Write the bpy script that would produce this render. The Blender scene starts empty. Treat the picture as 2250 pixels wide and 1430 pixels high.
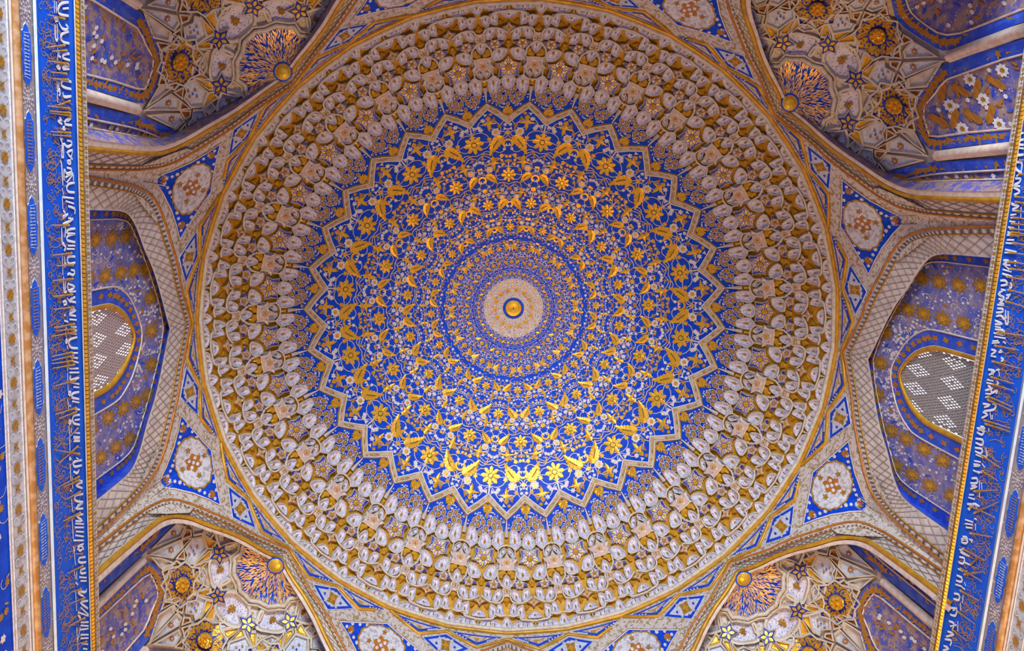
import bpy, math, random
from mathutils import Vector
R = random.Random(7)
rad, sin, cos, pi = math.radians, math.sin, math.cos, math.pi
sc = bpy.context.scene
COL = sc.collection

# ---------------------------------------------------------------- camera
# Plan coordinates are those of somebody looking up (x right, y up the view, z height above the eye); W() turns them into the world.
def W(p): return Vector((p[0], -p[1], p[2]))
def rot3(tx, ty):
    c, s = cos(ty), sin(ty); d, e = cos(tx), sin(tx)
    ry = ((c, 0, s), (0, 1, 0), (-s, 0, c)); rx = ((1, 0, 0), (0, d, -e), (0, e, d))
    return [[sum(rx[i][k]*ry[k][j] for k in range(3)) for j in range(3)] for i in range(3)]
M = rot3(rad(-8.619), rad(-2.779))
cd = bpy.data.cameras.new('camera'); cd.sensor_width = 36; cd.lens = 1750/2250*36; cd.clip_end = 200
cam = bpy.data.objects.new('camera', cd); COL.objects.link(cam)
right, up, fwd = (W(r) for r in M)
from mathutils import Matrix
mw = Matrix((right, up, -fwd)).transposed().to_4x4(); mw.translation = W((-0.7945, 2.0459, 0))
cam.matrix_world = mw; sc.camera = cam

# ---------------------------------------------------------------- light
sc.view_settings.view_transform = 'Standard'; sc.view_settings.look = 'None'
sc.view_settings.gamma = 1; sc.view_settings.use_curve_mapping = False
sc.view_settings.exposure = 0.1
wd = bpy.data.worlds.new('sky'); sc.world = wd; wd.use_nodes = True
bg = wd.node_tree.nodes['Background']; bg.inputs[0].default_value = (0.86, 0.93, 1, 1); bg.inputs[1].default_value = 0.40
def area(name, loc, target, size, sizey, power, color):
    l = bpy.data.lights.new(name, 'AREA'); l.shape = 'RECTANGLE'; l.size = size; l.size_y = sizey; l.energy = power; l.color = color
    o = bpy.data.objects.new(name, l); COL.objects.link(o); o.location = W(loc)
    o.rotation_euler = (W(target)-W(loc)).to_track_quat('-Z', 'Y').to_euler(); return o
area('daylight_from_entrance', (0.2, 13.5, 1.2), (0, -2.5, 12), 5.0, 4.6, 3600, (0.84, 0.91, 1))
area('warm_hall_lamp', (0.5, -6.2, 1.5), (0, 3.5, 12), 3.0, 2.0, 760, (1, 0.56, 0.18))

# ---------------------------------------------------------------- materials
def mat(name, col, rough=0.5, metal=0.0, col2=None, scale=30, lo=0.45, hi=0.6, dots=None, dotcol=None, dotr=0.3, dots2=None, dotcol2=None, bump=0.0, emit=None, coat=0.0, spec=None):
    m = bpy.data.materials.new(name); m.use_nodes = True; nt = m.node_tree; N = nt.nodes; L = nt.links
    b = N['Principled BSDF']; b.inputs['Roughness'].default_value = rough; b.inputs['Metallic'].default_value = metal
    if spec is not None: b.inputs['Specular IOR Level'].default_value = spec
    if coat: b.inputs['Coat Weight'].default_value = coat; b.inputs['Coat Roughness'].default_value = 0.25
    tc = N.new('ShaderNodeTexCoord'); src = tc.outputs['Object']
    def mixer(fac, a, c):
        x = N.new('ShaderNodeMix'); x.data_type = 'RGBA'; L.new(fac, x.inputs[0])
        if hasattr(a, 'links'): L.new(a, x.inputs[6])
        else: x.inputs[6].default_value = (*a, 1)
        x.inputs[7].default_value = (*c, 1); return x.outputs[2]
    cur = col
    if col2:
        n = N.new('ShaderNodeTexNoise'); n.inputs['Scale'].default_value = scale; n.inputs['Detail'].default_value = 3
        L.new(src, n.inputs['Vector']); r = N.new('ShaderNodeMapRange'); r.inputs[1].default_value = lo; r.inputs[2].default_value = hi
        L.new(n.outputs['Fac'], r.inputs[0]); cur = mixer(r.outputs[0], cur, col2)
    for sc_, dc_ in ((dots, dotcol), (dots2, dotcol2)):
        if sc_:
            v = N.new('ShaderNodeTexVoronoi'); v.inputs['Scale'].default_value = sc_; L.new(src, v.inputs['Vector'])
            r = N.new('ShaderNodeMapRange'); r.inputs[1].default_value = dotr; r.inputs[2].default_value = dotr-0.1
            L.new(v.outputs['Distance'], r.inputs[0]); cur = mixer(r.outputs[0], cur, dc_)
    if hasattr(cur, 'links'): L.new(cur, b.inputs['Base Color'])
    else: b.inputs['Base Color'].default_value = (*cur, 1)
    if bump:
        n = N.new('ShaderNodeTexNoise'); n.inputs['Scale'].default_value = scale*1.7; L.new(src, n.inputs['Vector'])
        bp = N.new('ShaderNodeBump'); bp.inputs['Strength'].default_value = bump; bp.inputs['Distance'].default_value = 0.02
        L.new(n.outputs['Fac'], bp.inputs['Height']); L.new(bp.outputs[0], b.inputs['Normal'])
    if emit: b.inputs['Emission Color'].default_value = (*emit[:3], 1); b.inputs['Emission Strength'].default_value = emit[3]
    return m
GOLD = mat('gold_leaf', (0.82, 0.46, 0.03), 0.38, 0.42, (0.66, 0.34, 0.02), 14, 0.42, 0.66, bump=0.25)
SHELL = mat('gilded_plaster', (0.62, 0.33, 0.02), 0.45, 0.3, (0.46, 0.22, 0.015), 8, 0.4, 0.65, bump=0.2)
GOLDB = mat('burnished_gold', (0.95, 0.60, 0.06), 0.30, 0.5, (0.80, 0.44, 0.03), 16, 0.4, 0.7, bump=0.4)
OCHRE = mat('dull_gold', (0.50, 0.27, 0.035), 0.5, 0.3, (0.36, 0.17, 0.02), 26, 0.42, 0.62)
CREAM = mat('cream_rib', (0.62, 0.57, 0.47), 0.5, 0, (0.50, 0.44, 0.33), 18)
PINK = mat('pale_plaster', (0.68, 0.57, 0.49), 0.5, 0, (0.58, 0.46, 0.37), 12)
BLUE = mat('lapis_blue', (0.001, 0.05, 0.56), 0.5, 0, (0.004, 0.075, 0.66), 9, 0.4, 0.65, spec=0.2)
VINE = mat('gilded_vine', (0.62, 0.50, 0.36), 0.45, 0.1, (0.72, 0.66, 0.66), 40)
NIGHT = mat('dark_blue', (0.008, 0.018, 0.24), 0.4, 0, (0.03, 0.06, 0.45), 20)
WHITE = mat('painted_white', (0.70, 0.68, 0.74), 0.7, 0, (0.56, 0.56, 0.68), 9, dots=30, dotcol=(0.24, 0.20, 0.46), dotr=0.34)
PALE = mat('pale_paint', (0.74, 0.72, 0.74), 0.5, 0, (0.60, 0.56, 0.56), 40)
STARP = mat('pink_star_paint', (0.52, 0.40, 0.36), 0.5, 0, (0.60, 0.42, 0.26), 10, dots=20, dotcol=(0.16, 0.11, 0.34), dotr=0.30, dots2=14, dotcol2=(0.75, 0.62, 0.5))
DARK = mat('dark_hole', (0.015, 0.012, 0.01), 0.7)

# ---------------------------------------------------------------- helpers
class MB:
    def __init__(s): s.v = []; s.f = []; s.mi = []; s.mats = []; s.sm = []
    def add(s, vs, fs, m, smooth=False):
        if m not in s.mats: s.mats.append(m)
        k = s.mats.index(m); b = len(s.v); s.v += [W(p) for p in vs]
        for f in fs: s.f.append([b+i for i in f]); s.mi.append(k); s.sm.append(smooth)
        return s
    def mesh(s, name, center=None):
        c = Vector((0, 0, 0)) if center is None else center
        me = bpy.data.meshes.new(name); me.from_pydata([tuple(v-c) for v in s.v], [], s.f)
        for m in s.mats: me.materials.append(m)
        me.polygons.foreach_set('material_index', s.mi); me.polygons.foreach_set('use_smooth', s.sm); me.update(); return me
    def center(s):
        c = Vector((0, 0, 0))
        for v in s.v: c += v
        return c/len(s.v)
def link(name, me, parent=None, loc=(0, 0, 0), rz=0.0):
    o = bpy.data.objects.new(name, me); o.location = loc; o.rotation_euler = (0, 0, rz)
    if parent is not None: o.parent = parent
    COL.objects.link(o); return o
def tag(o, label=None, cat=None, group=None, kind=None):
    if label: o['label'] = label
    if cat: o['category'] = cat
    if group: o['group'] = group
    if kind: o['kind'] = kind
    return o
def thing(name, label, cat, group=None, loc=(0, 0, 0)):
    return tag(link(name, None, None, loc), label, cat, group)
def put(mb, name, parent=None, kind=None, **kw):
    c = mb.center(); o = link(name, mb.mesh(name, c), parent, c if parent is None else c-parent.matrix_basis.translation)
    if kind: o['kind'] = kind
    return o
class Part:
    """A mesh built once at the module's zero angle, placed round the axis as often as wanted; subs ride on it as children."""
    def __init__(s, name, mb, subs=()):
        s.name = name; s.c = mb.center(); s.me = mb.mesh(name, s.c)
        s.subs = [(n, m.center()-s.c, m.mesh(n, m.center())) for n, m in subs]
    def at(s, parent, ang):
        q = Matrix.Rotation(-ang, 3, 'Z'); o = link(s.name, s.me, parent, q @ s.c, -ang)
        for n, d, me in s.subs: link(n, me, o, d)
        return o

TH0 = rad(2.554); ST = rad(11.25)
PR = [(0, 15.8), (0.8, 15.75), (1.5, 15.62), (2.2, 15.41), (2.9, 15.12), (3.5, 14.74), (3.72, 14.45), (4.0, 14.05), (4.3, 13.65), (4.7, 13.1), (5.08, 12.55), (5.2, 12.3)]
KR = 0.805        # the tables below give radius over height in units of 0.805
def lerp(a, b, t): return a+(b-a)*t
def smooth_profile(pts, n=6):
    out = []
    for i in range(len(pts)-1):
        p0 = pts[i-1] if i else (-pts[1][0], pts[1][1]); p1, p2 = pts[i], pts[i+1]; p3 = pts[min(i+2, len(pts)-1)]
        for k in range(n):
            t = k/n; out.append(tuple(0.5*(2*p1[d]+(p2[d]-p0[d])*t+(2*p0[d]-5*p1[d]+4*p2[d]-p3[d])*t*t+(3*p1[d]-p0[d]-3*p2[d]+p3[d])*t**3) for d in (0, 1)))
    return out+[pts[-1]]
PR = smooth_profile(PR)
def prof(rho):
    rho = rho*KR
    for (r0, z0), (r1, z1) in zip(PR, PR[1:]):
        if rho <= r1/z1 or (r1, z1) == PR[-1]:
            t = (rho*z0-r0)/((r1-r0)-rho*(z1-z0)); return lerp(r0, r1, t), lerp(z0, z1, t)
def polar(r, z, th, proud=0.0):
    k = 1-proud/math.hypot(r, z); return (r*cos(th)*k, r*sin(th)*k, z*k)
def P(a, rho, proud=0.0, level=None, mix=0.5):
    r, z = prof(rho)
    if level is not None: z = lerp(z, level, mix); r = KR*rho*z
    return polar(r, z, TH0+a*ST, proud)
KA = ST
def iso(poly, rc):      # (a, rho) -> isotropic plane coordinates about rho = rc
    return [(a*KA*rc, rho-rc) for a, rho in poly]
def uniso(x, y, rc, a0=0.0): return (a0+x/(KA*rc), rc+y)
def closed(poly, n=2, sharp=()):
    out = []; L = len(poly)
    for i in range(L):
        p0, p1, p2, p3 = (poly[(i+j) % L] for j in (-1, 0, 1, 2))
        out.append(p1)
        for k in range(1, n):
            t = k/n
            out.append(tuple(0.5*(2*p1[d]+(p2[d]-p0[d])*t+(2*p0[d]-5*p1[d]+4*p2[d]-p3[d])*t*t+(3*p1[d]-p0[d]-3*p2[d]+p3[d])*t**3) for d in (0, 1)))
    return out
def cen(poly): return (sum(p[0] for p in poly)/len(poly), sum(p[1] for p in poly)/len(poly))
def rings(mb, poly, steps, fn, smooth=True, c=None):
    """steps: (scale towards the centre, proud, material of the ring that ends here)."""
    n = len(poly); c = c or cen(poly); vs = []; 
    for s, pr, m in steps:
        if s > 0: vs.append([fn(lerp(c[0], p[0], s), lerp(c[1], p[1], s), pr) for p in poly])
    for i in range(1, len(steps)):
        s, pr, m = steps[i]
        if s > 0: mb.add(vs[i-1]+vs[i], [(j, (j+1) % n, n+(j+1) % n, n+j) for j in range(n)], m, smooth)
        else: mb.add(vs[i-1]+[fn(c[0], c[1], pr)], [(j, (j+1) % n, n) for j in range(n)], m, smooth)
    return mb
def ribbon(mb, pts, w, fn, m, proud=0.01, taper=False):
    n = len(pts); vs = []
    for i, p in enumerate(pts):
        a = pts[max(0, i-1)]; b = pts[min(n-1, i+1)]; dx, dy = b[0]-a[0], b[1]-a[1]; l = math.hypot(dx, dy) or 1
        k = w*0.5*((1-0.75*i/(n-1)) if taper else 1)
        vs += [fn(p[0]-dy/l*k, p[1]+dx/l*k, proud), fn(p[0]+dy/l*k, p[1]-dx/l*k, proud)]
    mb.add(vs, [(2*i, 2*i+1, 2*i+3, 2*i+2) for i in range(n-1)], m); return mb
def tube(mb, pts3, r, m, seg=6, close=False, flat=1.0):
    """A round moulding along 3-D plan points."""
    n = len(pts3); vs = []; V = [Vector(p) for p in pts3]
    for i in range(n):
        t = (V[(i+1) % n]-V[i-1]) if close else (V[min(n-1, i+1)]-V[max(0, i-1)])
        t.normalize(); up_ = -V[i].normalized(); sd = t.cross(up_).normalized(); up_ = sd.cross(t)
        for k in range(seg):
            a = 2*pi*k/seg; vs.append(tuple(V[i]+sd*cos(a)*r+up_*sin(a)*r*flat))
    fs = []
    for i in range(n if close else n-1):
        for k in range(seg):
            fs.append((i*seg+k, i*seg+(k+1) % seg, (i+1) % n*seg+(k+1) % seg, (i+1) % n*seg+k))
    mb.add(vs, fs, m, True); return mb
def star_poly(n, R0, r0, ang=0.0, x=0, y=0):
    return [(x+(R0 if i % 2 == 0 else r0)*sin(ang+pi*i/n), y+(R0 if i % 2 == 0 else r0)*cos(ang+pi*i/n)) for i in range(2*n)]
def lens(L, w, n=5): 
    up_ = [(w*sin(pi*i/n)**0.8 if 0 < i < n else 0, L*i/n) for i in range(n+1)]
    return up_+[(-x, y) for x, y in up_[-2:0:-1]]
def spin(poly, ang, x=0, y=0):
    c, s = cos(ang), sin(ang); return [(x+px*c+py*s, y-px*s+py*c) for px, py in poly]
def flat(mb, poly, fn, m, proud, rise=0.0):
    c = cen(poly); n = len(poly)
    mb.add([fn(*p, proud) for p in poly]+[fn(*c, proud+rise)], [(j, (j+1) % n, n) for j in range(n)], m)
    return mb

# ---------------------------------------------------------------- gold shell behind everything (the ceiling itself)
mb = MB(); NS = 64
rho_list = [0.3+0.0053*i for i in range(41)]
vs = [P(i*32/NS, r, -0.07) for r in rho_list for i in range(NS)]
mb.add(vs, [(k*NS+i, k*NS+(i+1) % NS, (k+1)*NS+(i+1) % NS, (k+1)*NS+i) for k in range(len(rho_list)-1) for i in range(NS)], SHELL, True)
link('ceiling', mb.mesh('ceiling'))['kind'] = 'structure'

# ---------------------------------------------------------------- the blue medallion
med = thing('dome_medallion', 'round lapis-blue crown of the dome covered with gilded leaves and flowers', 'dome', loc=W((0, 0, 15.5)))
def putd(mb, name, par=med, kind=None):
    o = link(name, mb.mesh(name, mb.center()), par, mb.center()-par.location)
    if kind: o['kind'] = kind
    return o
ZI, ZO = 0.2945, 0.3212        # inner and outer tips of the blue field
def zig(a, i, o):               # radius of a zigzag line at angle a: inner tips at whole steps, outer ones at the halves
    t = abs((a+0.5) % 1-0.5)*2; return None
def zigline(i, o, lo=0, hi=32, sub=3):
    pts = []
    for k in range(lo*2, hi*2+1):
        pts.append((k/2, i if k % 2 == 0 else o))
    out = []
    for (a0, r0), (a1, r1) in zip(pts, pts[1:]):
        for s in range(sub): out.append((lerp(a0, a1, s/sub), lerp(r0, r1, s/sub)))
    return out
mb = MB(); zl = zigline(ZI+0.001, ZO+0.001); n = len(zl)
fr = [1-i/45 for i in range(45)]
vs = [P(a, r*s, 0) for s in fr for a, r in zl]+[P(0, 0.0005, 0)]
fs = [(k*n+i, k*n+(i+1) % n, (k+1)*n+(i+1) % n, (k+1)*n+i) for k in range(len(fr)-1) for i in range(n)]
fs += [((len(fr)-1)*n+i, (len(fr)-1)*n+(i+1) % n, len(fr)*n) for i in range(n)]
mb.add(vs, fs, BLUE, True); putd(mb, 'blue_ground')

class Dup(Part):
    def at(s, parent, ang):
        q = Matrix.Rotation(-ang, 3, 'Z'); o = link(s.name, s.me, parent, q @ s.c-parent.location, -ang)
        for n_, d, me in s.subs:
            q_ = link(n_, me, o, d)
            if n_ in ('painted_fleck', 'painted_petals', 'flower_eye', 'leaf_vein', 'star_jewel'): q_['kind'] = 'stuff'
        return o
def dome_fn(a0, rc):            # isotropic plane about (a0, rc) -> dome
    def f(x, y, pr): 
        a, r = uniso(x, y, rc, a0); return P(a, max(r, 0.0005), pr)
    return f
LEAF = [(-.04, 0.0), (0.0, .12), (.08, .18), (.2, .225), (.3, .25), (.34, .205), (.45, .245), (.49, .19), (.6, .21), (.64, .145), (.75, .15), (.79, .095), (.9, .08), (1.06, 0)]
def leaf_mesh(a0, r0, a1, r1, side=1):
    rc = (r0+r1)/2; am = (a0+a1)/2; f = dome_fn(am, rc)
    x0, y0 = (a0-am)*KA*rc, r0-rc; x1, y1 = (a1-am)*KA*rc, r1-rc; dx, dy = x1-x0, y1-y0; L = math.hypot(dx, dy); ux, uy = dx/L, dy/L
    m = MB(); vs = []; bend = 0.06*L*side
    for t, w in LEAF:
        b = bend*sin(pi*t); cx, cy = x0+dx*t-uy*b, y0+dy*t+ux*b
        vs += [f(cx-uy*w*L, cy+ux*w*L, .012), f(cx, cy, .02), f(cx+uy*w*L, cy-ux*w*L, .012)]
    n = len(LEAF)
    m.add(vs, [q for i in range(n-1) for q in ((3*i, 3*i+1, 3*i+4, 3*i+3), (3*i+1, 3*i+2, 3*i+5, 3*i+4))], GOLD)
    mid = [(x0+dx*t-uy*bend*sin(pi*t), y0+dy*t+ux*bend*sin(pi*t)) for t in (.22, .35, .5, .65)]
    v = MB(); ribbon(v, mid[:2]+mid[2:], 0.055*L, f, OCHRE, 0.026)
    ribbon(v, mid, 0.02*L, f, DARK, 0.028)
    return m, v
def flower_mesh(a0, rc, R0, petals=8):
    f = dome_fn(a0, rc); m = MB()
    poly = []
    for i in range(petals):
        for da, rr in ((-.5, .52), (-.28, .82), (0, 1), (.28, .82)):
            an = (i+da)*2*pi/petals; poly.append((R0*rr*sin(an), R0*rr*cos(an)))
    flat(m, poly, f, GOLD, .014, .008)
    e = MB(); flat(e, star_poly(8, R0*.3, R0*.24), f, DARK, .024); flat(e, star_poly(8, R0*.22, R0*.18), f, GOLDB, .027)
    return m, e
def white_mesh(a0, rc, R0):
    f = dome_fn(a0, rc); m = MB(); poly = [(R0*(1 if i % 2 else .78)*sin(i*pi/8), R0*(1 if i % 2 else .78)*cos(i*pi/8)) for i in range(16)]
    flat(m, poly, f, PALE, .014); flat(m, star_poly(6, R0*.5, R0*.38), f, GOLD, .02); return m
PAL = [(0, 1.0), (.13, .72), (.2, .45), (.17, .3), (.34, .16), (.62, .2), (1.02, .1), (.66, .06), (.4, -.02), (.2, -.12), (.15, -.3), (.26, -.42), (.2, -.62), (.1, -.7), (0, -.82)]
def palm_mesh(a0, rc, S, inv=1):
    f = dome_fn(a0, rc); m = MB(); h = [(x*S, -y*S*inv) for x, y in PAL]; n = len(h)
    vs = [f(x, y, .012) for x, y in h]+[f(0, y, .02) for x, y in h]+[f(-x, y, .012) for x, y in h]
    m.add(vs, [q for i in range(n-1) for q in ((i, i+1, n+i+1, n+i), (n+i, n+i+1, 2*n+i+1, 2*n+i))], GOLD); return m
RHO = [.2675, .2123, .1685, .1297, .0962, .0740, .0555]
LB = [(.2744, .2466, .165, .575), (.2165, .1995, .18, .56), (.1743, .1554, .13, .57), (.1319, .1181, .12, .60), (.1010, .0900, .10, .53), (.0761, .0683, .2, .6), (.0568, .0507, .1, .52)]
vine_count = 0
for n, rc in enumerate(RHO):
    off = n % 2                                # rings alternate: leaves on the odd steps, flowers on the even ones
    b, t, ab, at_ = LB[n]
    lm, lv = leaf_mesh(ab, b, at_, t, 1); lm2, lv2 = leaf_mesh(-ab, b, -at_, t, -1)
    la, lb_ = Dup('gilded_leaf', lm, [('leaf_vein', lv)] if n < 4 else []), Dup('gilded_leaf', lm2, [('leaf_vein', lv2)] if n < 4 else [])
    fm, fe = flower_mesh(1, rc, rc*(.060 if n == 0 else .055 if n < 4 else .052)); fl = Dup('gilded_flower', fm, [('flower_eye', fe)] if n < 5 else [])
    for k in range(16):
        a = (2*k+off)*ST; la.at(med, a); lb_.at(med, a); fl.at(med, a)
    pr = rc*(1.105 if n == 0 else 1.102)
    pm = Dup('gilded_palmette', palm_mesh(.5, pr if n else .2985, rc*(.062 if n else .056)))
    w1 = Dup('white_flower', white_mesh(.335, (.282/.2675)*rc, rc*.028)); w2 = Dup('white_flower', white_mesh(-.335, (.282/.2675)*rc, rc*.028))
    for k in range(32):
        if n < 6: pm.at(med, k*ST)
        if n < 5: (w1 if k % 2 else w2).at(med, ((k//2)*2+off)*ST)
    # scrolls, buds and small blossoms between them, mirrored about every axis
    mbv = MB(); mbb = MB(); lo, hi = rc*.885, rc*1.13
    if n == 0: hi = ZI
    half = []
    def S(a, r): half.append((a, r))
    arcs = []
    def spiral(a, r, R0, turns, sgn, ph): 
        return [(a+(R0*(1-.75*u)*sin(ph+sgn*turns*2*pi*u))/(KA*rc), r+R0*(1-.75*u)*cos(ph+sgn*turns*2*pi*u)) for u in [i/14 for i in range(15)]]
    s0 = rc*.06
    arcs.append([(ab+(0-ab)*u, b+(rc*1.075-b)*u*u) for u in [i/6 for i in range(7)]])
    arcs.append([(lerp(at_, 1, u), lerp(t, rc*.93, u)+rc*.012*sin(pi*u)) for u in [i/7 for i in range(8)]])
    arcs.append(spiral(.5, rc*1.085, s0*1.6, .8, 1, 2.2)); arcs.append(spiral(.78, rc*1.0, s0*1.25, .9, -1, 1.0))
    arcs.append(spiral(.22, rc*.965, s0*.95, .9, 1, 0)); arcs.append(spiral(.72, rc*.915, s0*.9, 1.0, 1, 3)); arcs.append(spiral(.12, rc*1.03, s0*.6, .9, -1, 2))
    arcs.append([(1-.9*u, rc*(.905+.02*sin(u*7))) for u in [i/10 for i in range(11)]])
    arcs.append([(.02+.96*u, rc*(1.10+.035*cos(u*6.28*1.5))) for u in [i/12 for i in range(13)]])
    arcs.append([(.99, rc*(1.06+.06*u)) for u in (0, .5, 1)])
    keep = [(.335, .282/.2675*rc, s0*.6), (1, rc, s0*1.15), (.5, pr, s0*.55)]+[(lerp(ab, at_, u), lerp(b, t, u), s0*.55) for u in (.1, .3, .5, .7, .9)]
    Rn = random.Random(20+n); spots = []; tries = 0; want = 34 if n < 4 else 22 if n < 6 else 14
    while len(spots) < want and tries < 900:
        tries += 1; a = Rn.uniform(.02, .98); r = Rn.uniform(lo, hi); q = s0*Rn.choice((.2, .26, .34))
        if n == 0 and r > lerp(ZI, ZO, 1-abs(a-.5)*2)-q*1.4: continue
        if all(math.hypot((a-x)*KA*rc, r-y) > q+z for x, y, z in keep+spots): spots.append((a, r, q))
    if n == 0:
        for a, r, q in ((.36, .3035, s0*.27), (.64, .3035, s0*.27), (.43, .3125, s0*.2), (.57, .3125, s0*.2), (.22, .2925, s0*.25), (.78, .2925, s0*.25)): spots.append((a, r, q))
    for sgn in (1, -1):
        for k in range(16):
            base = 2*k+off
            f = (lambda base, sgn: (lambda x, y, pr_: P(base+sgn*x/(KA*rc), max(y, .001), pr_)))(base, sgn)
            for ar in arcs: ribbon(mbv, [(a*KA*rc, r) for a, r in ar], rc*.0042, f, VINE, .010)
            for i, (a, r, q) in enumerate(spots):
                poly = star_poly(6, q, q*.62, i*1.3, a*KA*rc, r) if i % 3 else star_poly(3, q*1.15, q*.5, i*1.1, a*KA*rc, r)
                flat(mbb, poly, f, (PALE, GOLD, PALE, OCHRE)[i % 4] if n < 6 else (PALE, GOLD)[i % 2], .011)
            if n < 5:      # the little horseshoe between the two leaves
                ribbon(mbb, [(sgn*0+s0*.42*sin(v), rc*.982+s0*.42*cos(v)) for v in [-.1+i*.42 for i in range(7)]], s0*.22, f, GOLD, .012)
    putd(mbv, 'vine_scroll', kind='stuff'); putd(mbb, 'small_blossom', kind='stuff')
# heart of the dome
mb = MB(); f0 = lambda x, y, pr: polar(math.hypot(x, y), 15.8-.078*(x*x+y*y), math.atan2(y, x), pr)
rr = [(.0, .03), (.012, .03), (.1, .05), (.155, .04), (.165, .02)]
circ = [(cos(i*pi/20), sin(i*pi/20)) for i in range(40)]
rings(mb, circ, [(.166, .0, GOLD), (.155, .05, GOLD), (.1, .06, GOLD), (.03, .05, GOLD), (0, .04, GOLD)], f0, c=(0, 0)); putd(mb, 'gilded_boss')
mb = MB(); rings(mb, [(x*.2*(1+.03*(i % 2)), y*.2*(1+.03*(i % 2))) for i, (x, y) in enumerate(circ)], [(1.04, .004, BLUE), (1.04, .02, BLUE), (.8, .02, BLUE)], f0, c=(0, 0)); putd(mb, 'blue_collar')
mb = MB(); flat(mb, [(.012*x, .012*y) for x, y in circ[::4]], f0, DARK, .075); putd(mb, 'lamp_hook_hole')
mb = MB(); rings(mb, [(x*.6, y*.6) for x, y in circ], [(1, .006, STARP), (.7, .007, STARP), (.33, .008, STARP)], f0, c=(0, 0)); putd(mb, 'speckled_ring')
fm, fe = flower_mesh(0, .0291, .0036); fl = Dup('gilded_flower', fm)
for k in range(14): fl.at(med, k*2*pi/14)
mb = MB()
for R0, nn, q in ((.0345, 36, .0030), (.0392, 32, .0034), (.0435, 28, .0042), (.022, 30, .0022), (.018, 26, .002)):
    for k in range(nn):
        f = dome_fn(k*32/nn, R0); ribbon(mb, [(q*sin(v), q*1.25*cos(v)) for v in [-2+i*4/8 for i in range(9)]], .0007, f, PALE, .012)
        flat(mb, spin(lens(q*.9, q*.36, 4), 0, 0, -q*.6), f, GOLD if k % 2 else PALE, .012)
putd(mb, 'scale_ring', kind='stuff')

# ---------------------------------------------------------------- zigzag frame
zf = thing('zigzag_frame', 'cream zigzag border with white edges round the blue medallion', 'border', loc=W((0, 0, 14.6)))
def zband(i0, o0, i1, o1, m, p0, p1, pm=None, sub=2):
    mb = MB(); A_, B_ = zigline(i0, o0, sub=sub), zigline(i1, o1, sub=sub); n = len(A_)
    vs = [P(a, r, p0) for a, r in A_]+[P(a, r, p1) for a, r in B_]; fs = [(i, (i+1) % n, n+(i+1) % n, n+i) for i in range(n)]
    mb.add(vs, fs, m); return mb
MARB = mat('marbled_cream', (0.60, 0.50, 0.34), 0.5, 0, (0.42, 0.30, 0.13), 9, 0.42, 0.6)
putd(zband(ZI, ZO, ZI+.0022, ZO+.0022, PALE, .035, .035), 'white_edge', zf)
for k in range(64):             # each straight run of the zigzag is a board of its own
    mb = MB(); a0, a1 = k/2, (k+1)/2; e = k % 2
    def q(a, i, o, pr): 
        u = (a-a0)*2; return P(a, lerp(i, o, u if e == 0 else 1-u), pr)
    vs = [q(lerp(a0, a1, s), ZI+d, ZO+d, pr) for s in (0, .5, 1) for d, pr in ((.002, .03), (.0035, .04), (.0088, .04), (.010, .03))]
    mb.add(vs, [(4*s+j, 4*s+j+1, 4*s+j+5, 4*s+j+4) for s in range(2) for j in range(3)], MARB)
    for s in (.2, .5, .8):
        c0 = lerp(a0, a1, s); 
        mb.add([q(c0-.05, ZI+.0042, ZO+.0042, .042), q(c0+.05, ZI+.0062, ZO+.0062, .042), q(c0+.02, ZI+.0082, ZO+.0082, .042)], [(0, 1, 2)], OCHRE)
    putd(mb, 'marbled_board', zf)
putd(zband(ZI+.0098, ZO+.0098, ZI+.0115, ZO+.0115, PALE, .045, .045), 'outer_edge', zf)
m_ = zband(ZI+.0115, ZO+.0115, ZI+.0165, ZO+.0150, GOLD, .04, -.02); putd(m_, 'gilt_moulding', zf)

# ---------------------------------------------------------------- frieze of fans
fz = thing('fan_frieze', 'ring of blue painted fans with gold eyes around the zigzag border', 'frieze', loc=W((0, 0, 14.2)))
mb = MB(); fan = []
edge = [(-.5, .3345), (-.46, .3500), (-.30, .3478), (-.2, .353), (-.13, .3605), (0, .357), (.13, .3605), (.2, .353), (.30, .3478), (.46, .3500), (.5, .3345)]
inner = [(-.5, .3335), (-.46, .331), (-.30, .3235), (-.2, .3175), (-.13, .3145), (0, .310), (.13, .3145), (.2, .3175), (.30, .3235), (.46, .331), (.5, .3335)]
n = len(edge); NR = 8
mb.add([P(a, lerp(r, s+.001, j/NR), -.05*(j/NR)**2) for j in range(NR+1) for (a, r), (b_, s) in zip(inner, edge)],
    [(i+j*n, i+1+j*n, n+i+1+j*n, n+i+j*n) for i in range(n-1) for j in range(NR)], BLUE)
subs = []
EYES = [(.0, .329, .7), (.21, .3335, .8), (.08, .3393, .9), (.2, .3440, 1), (0, .3487, 1), (.34, .3462, .9), (.13, .3552, 1), (.12, .333, .5), (.31, .338, .7)]
for a, r, s in EYES:
    for sg in ((1, -1) if a else (1,)):
        m2 = MB(); an = sg*a*1.6; f = dome_fn(sg*a, r); q = .0044*s
        flat(m2, spin([(q*1.05*x, q*1.4*y) for x, y in circ[::4]], an), f, PALE, .012)
        flat(m2, spin([(q*.86*x, q*1.2*y) for x, y in circ[::4]], an), f, NIGHT, .015)
        flat(m2, spin([(q*.7*x, q*.95*y+q*.05) for x, y in circ[::4]], an), f, OCHRE, .018)
        flat(m2, spin(star_poly(4, q*.45, q*.22), an), f, GOLD, .021)
        subs.append(('gold_eye', m2))
m2 = MB(); f = dome_fn(0, .3185); ps = []
for i in range(9):
    an = (i-4)*.34; flat(m2, spin(lens(.0150-.0017*abs(i-4), .0022, 4), an, 0, -.0055), f, GOLD, .024+.004*(i % 2), .01)
subs.append(('gilded_lotus', m2))
m2 = MB(); rd = random.Random(3)
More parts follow.
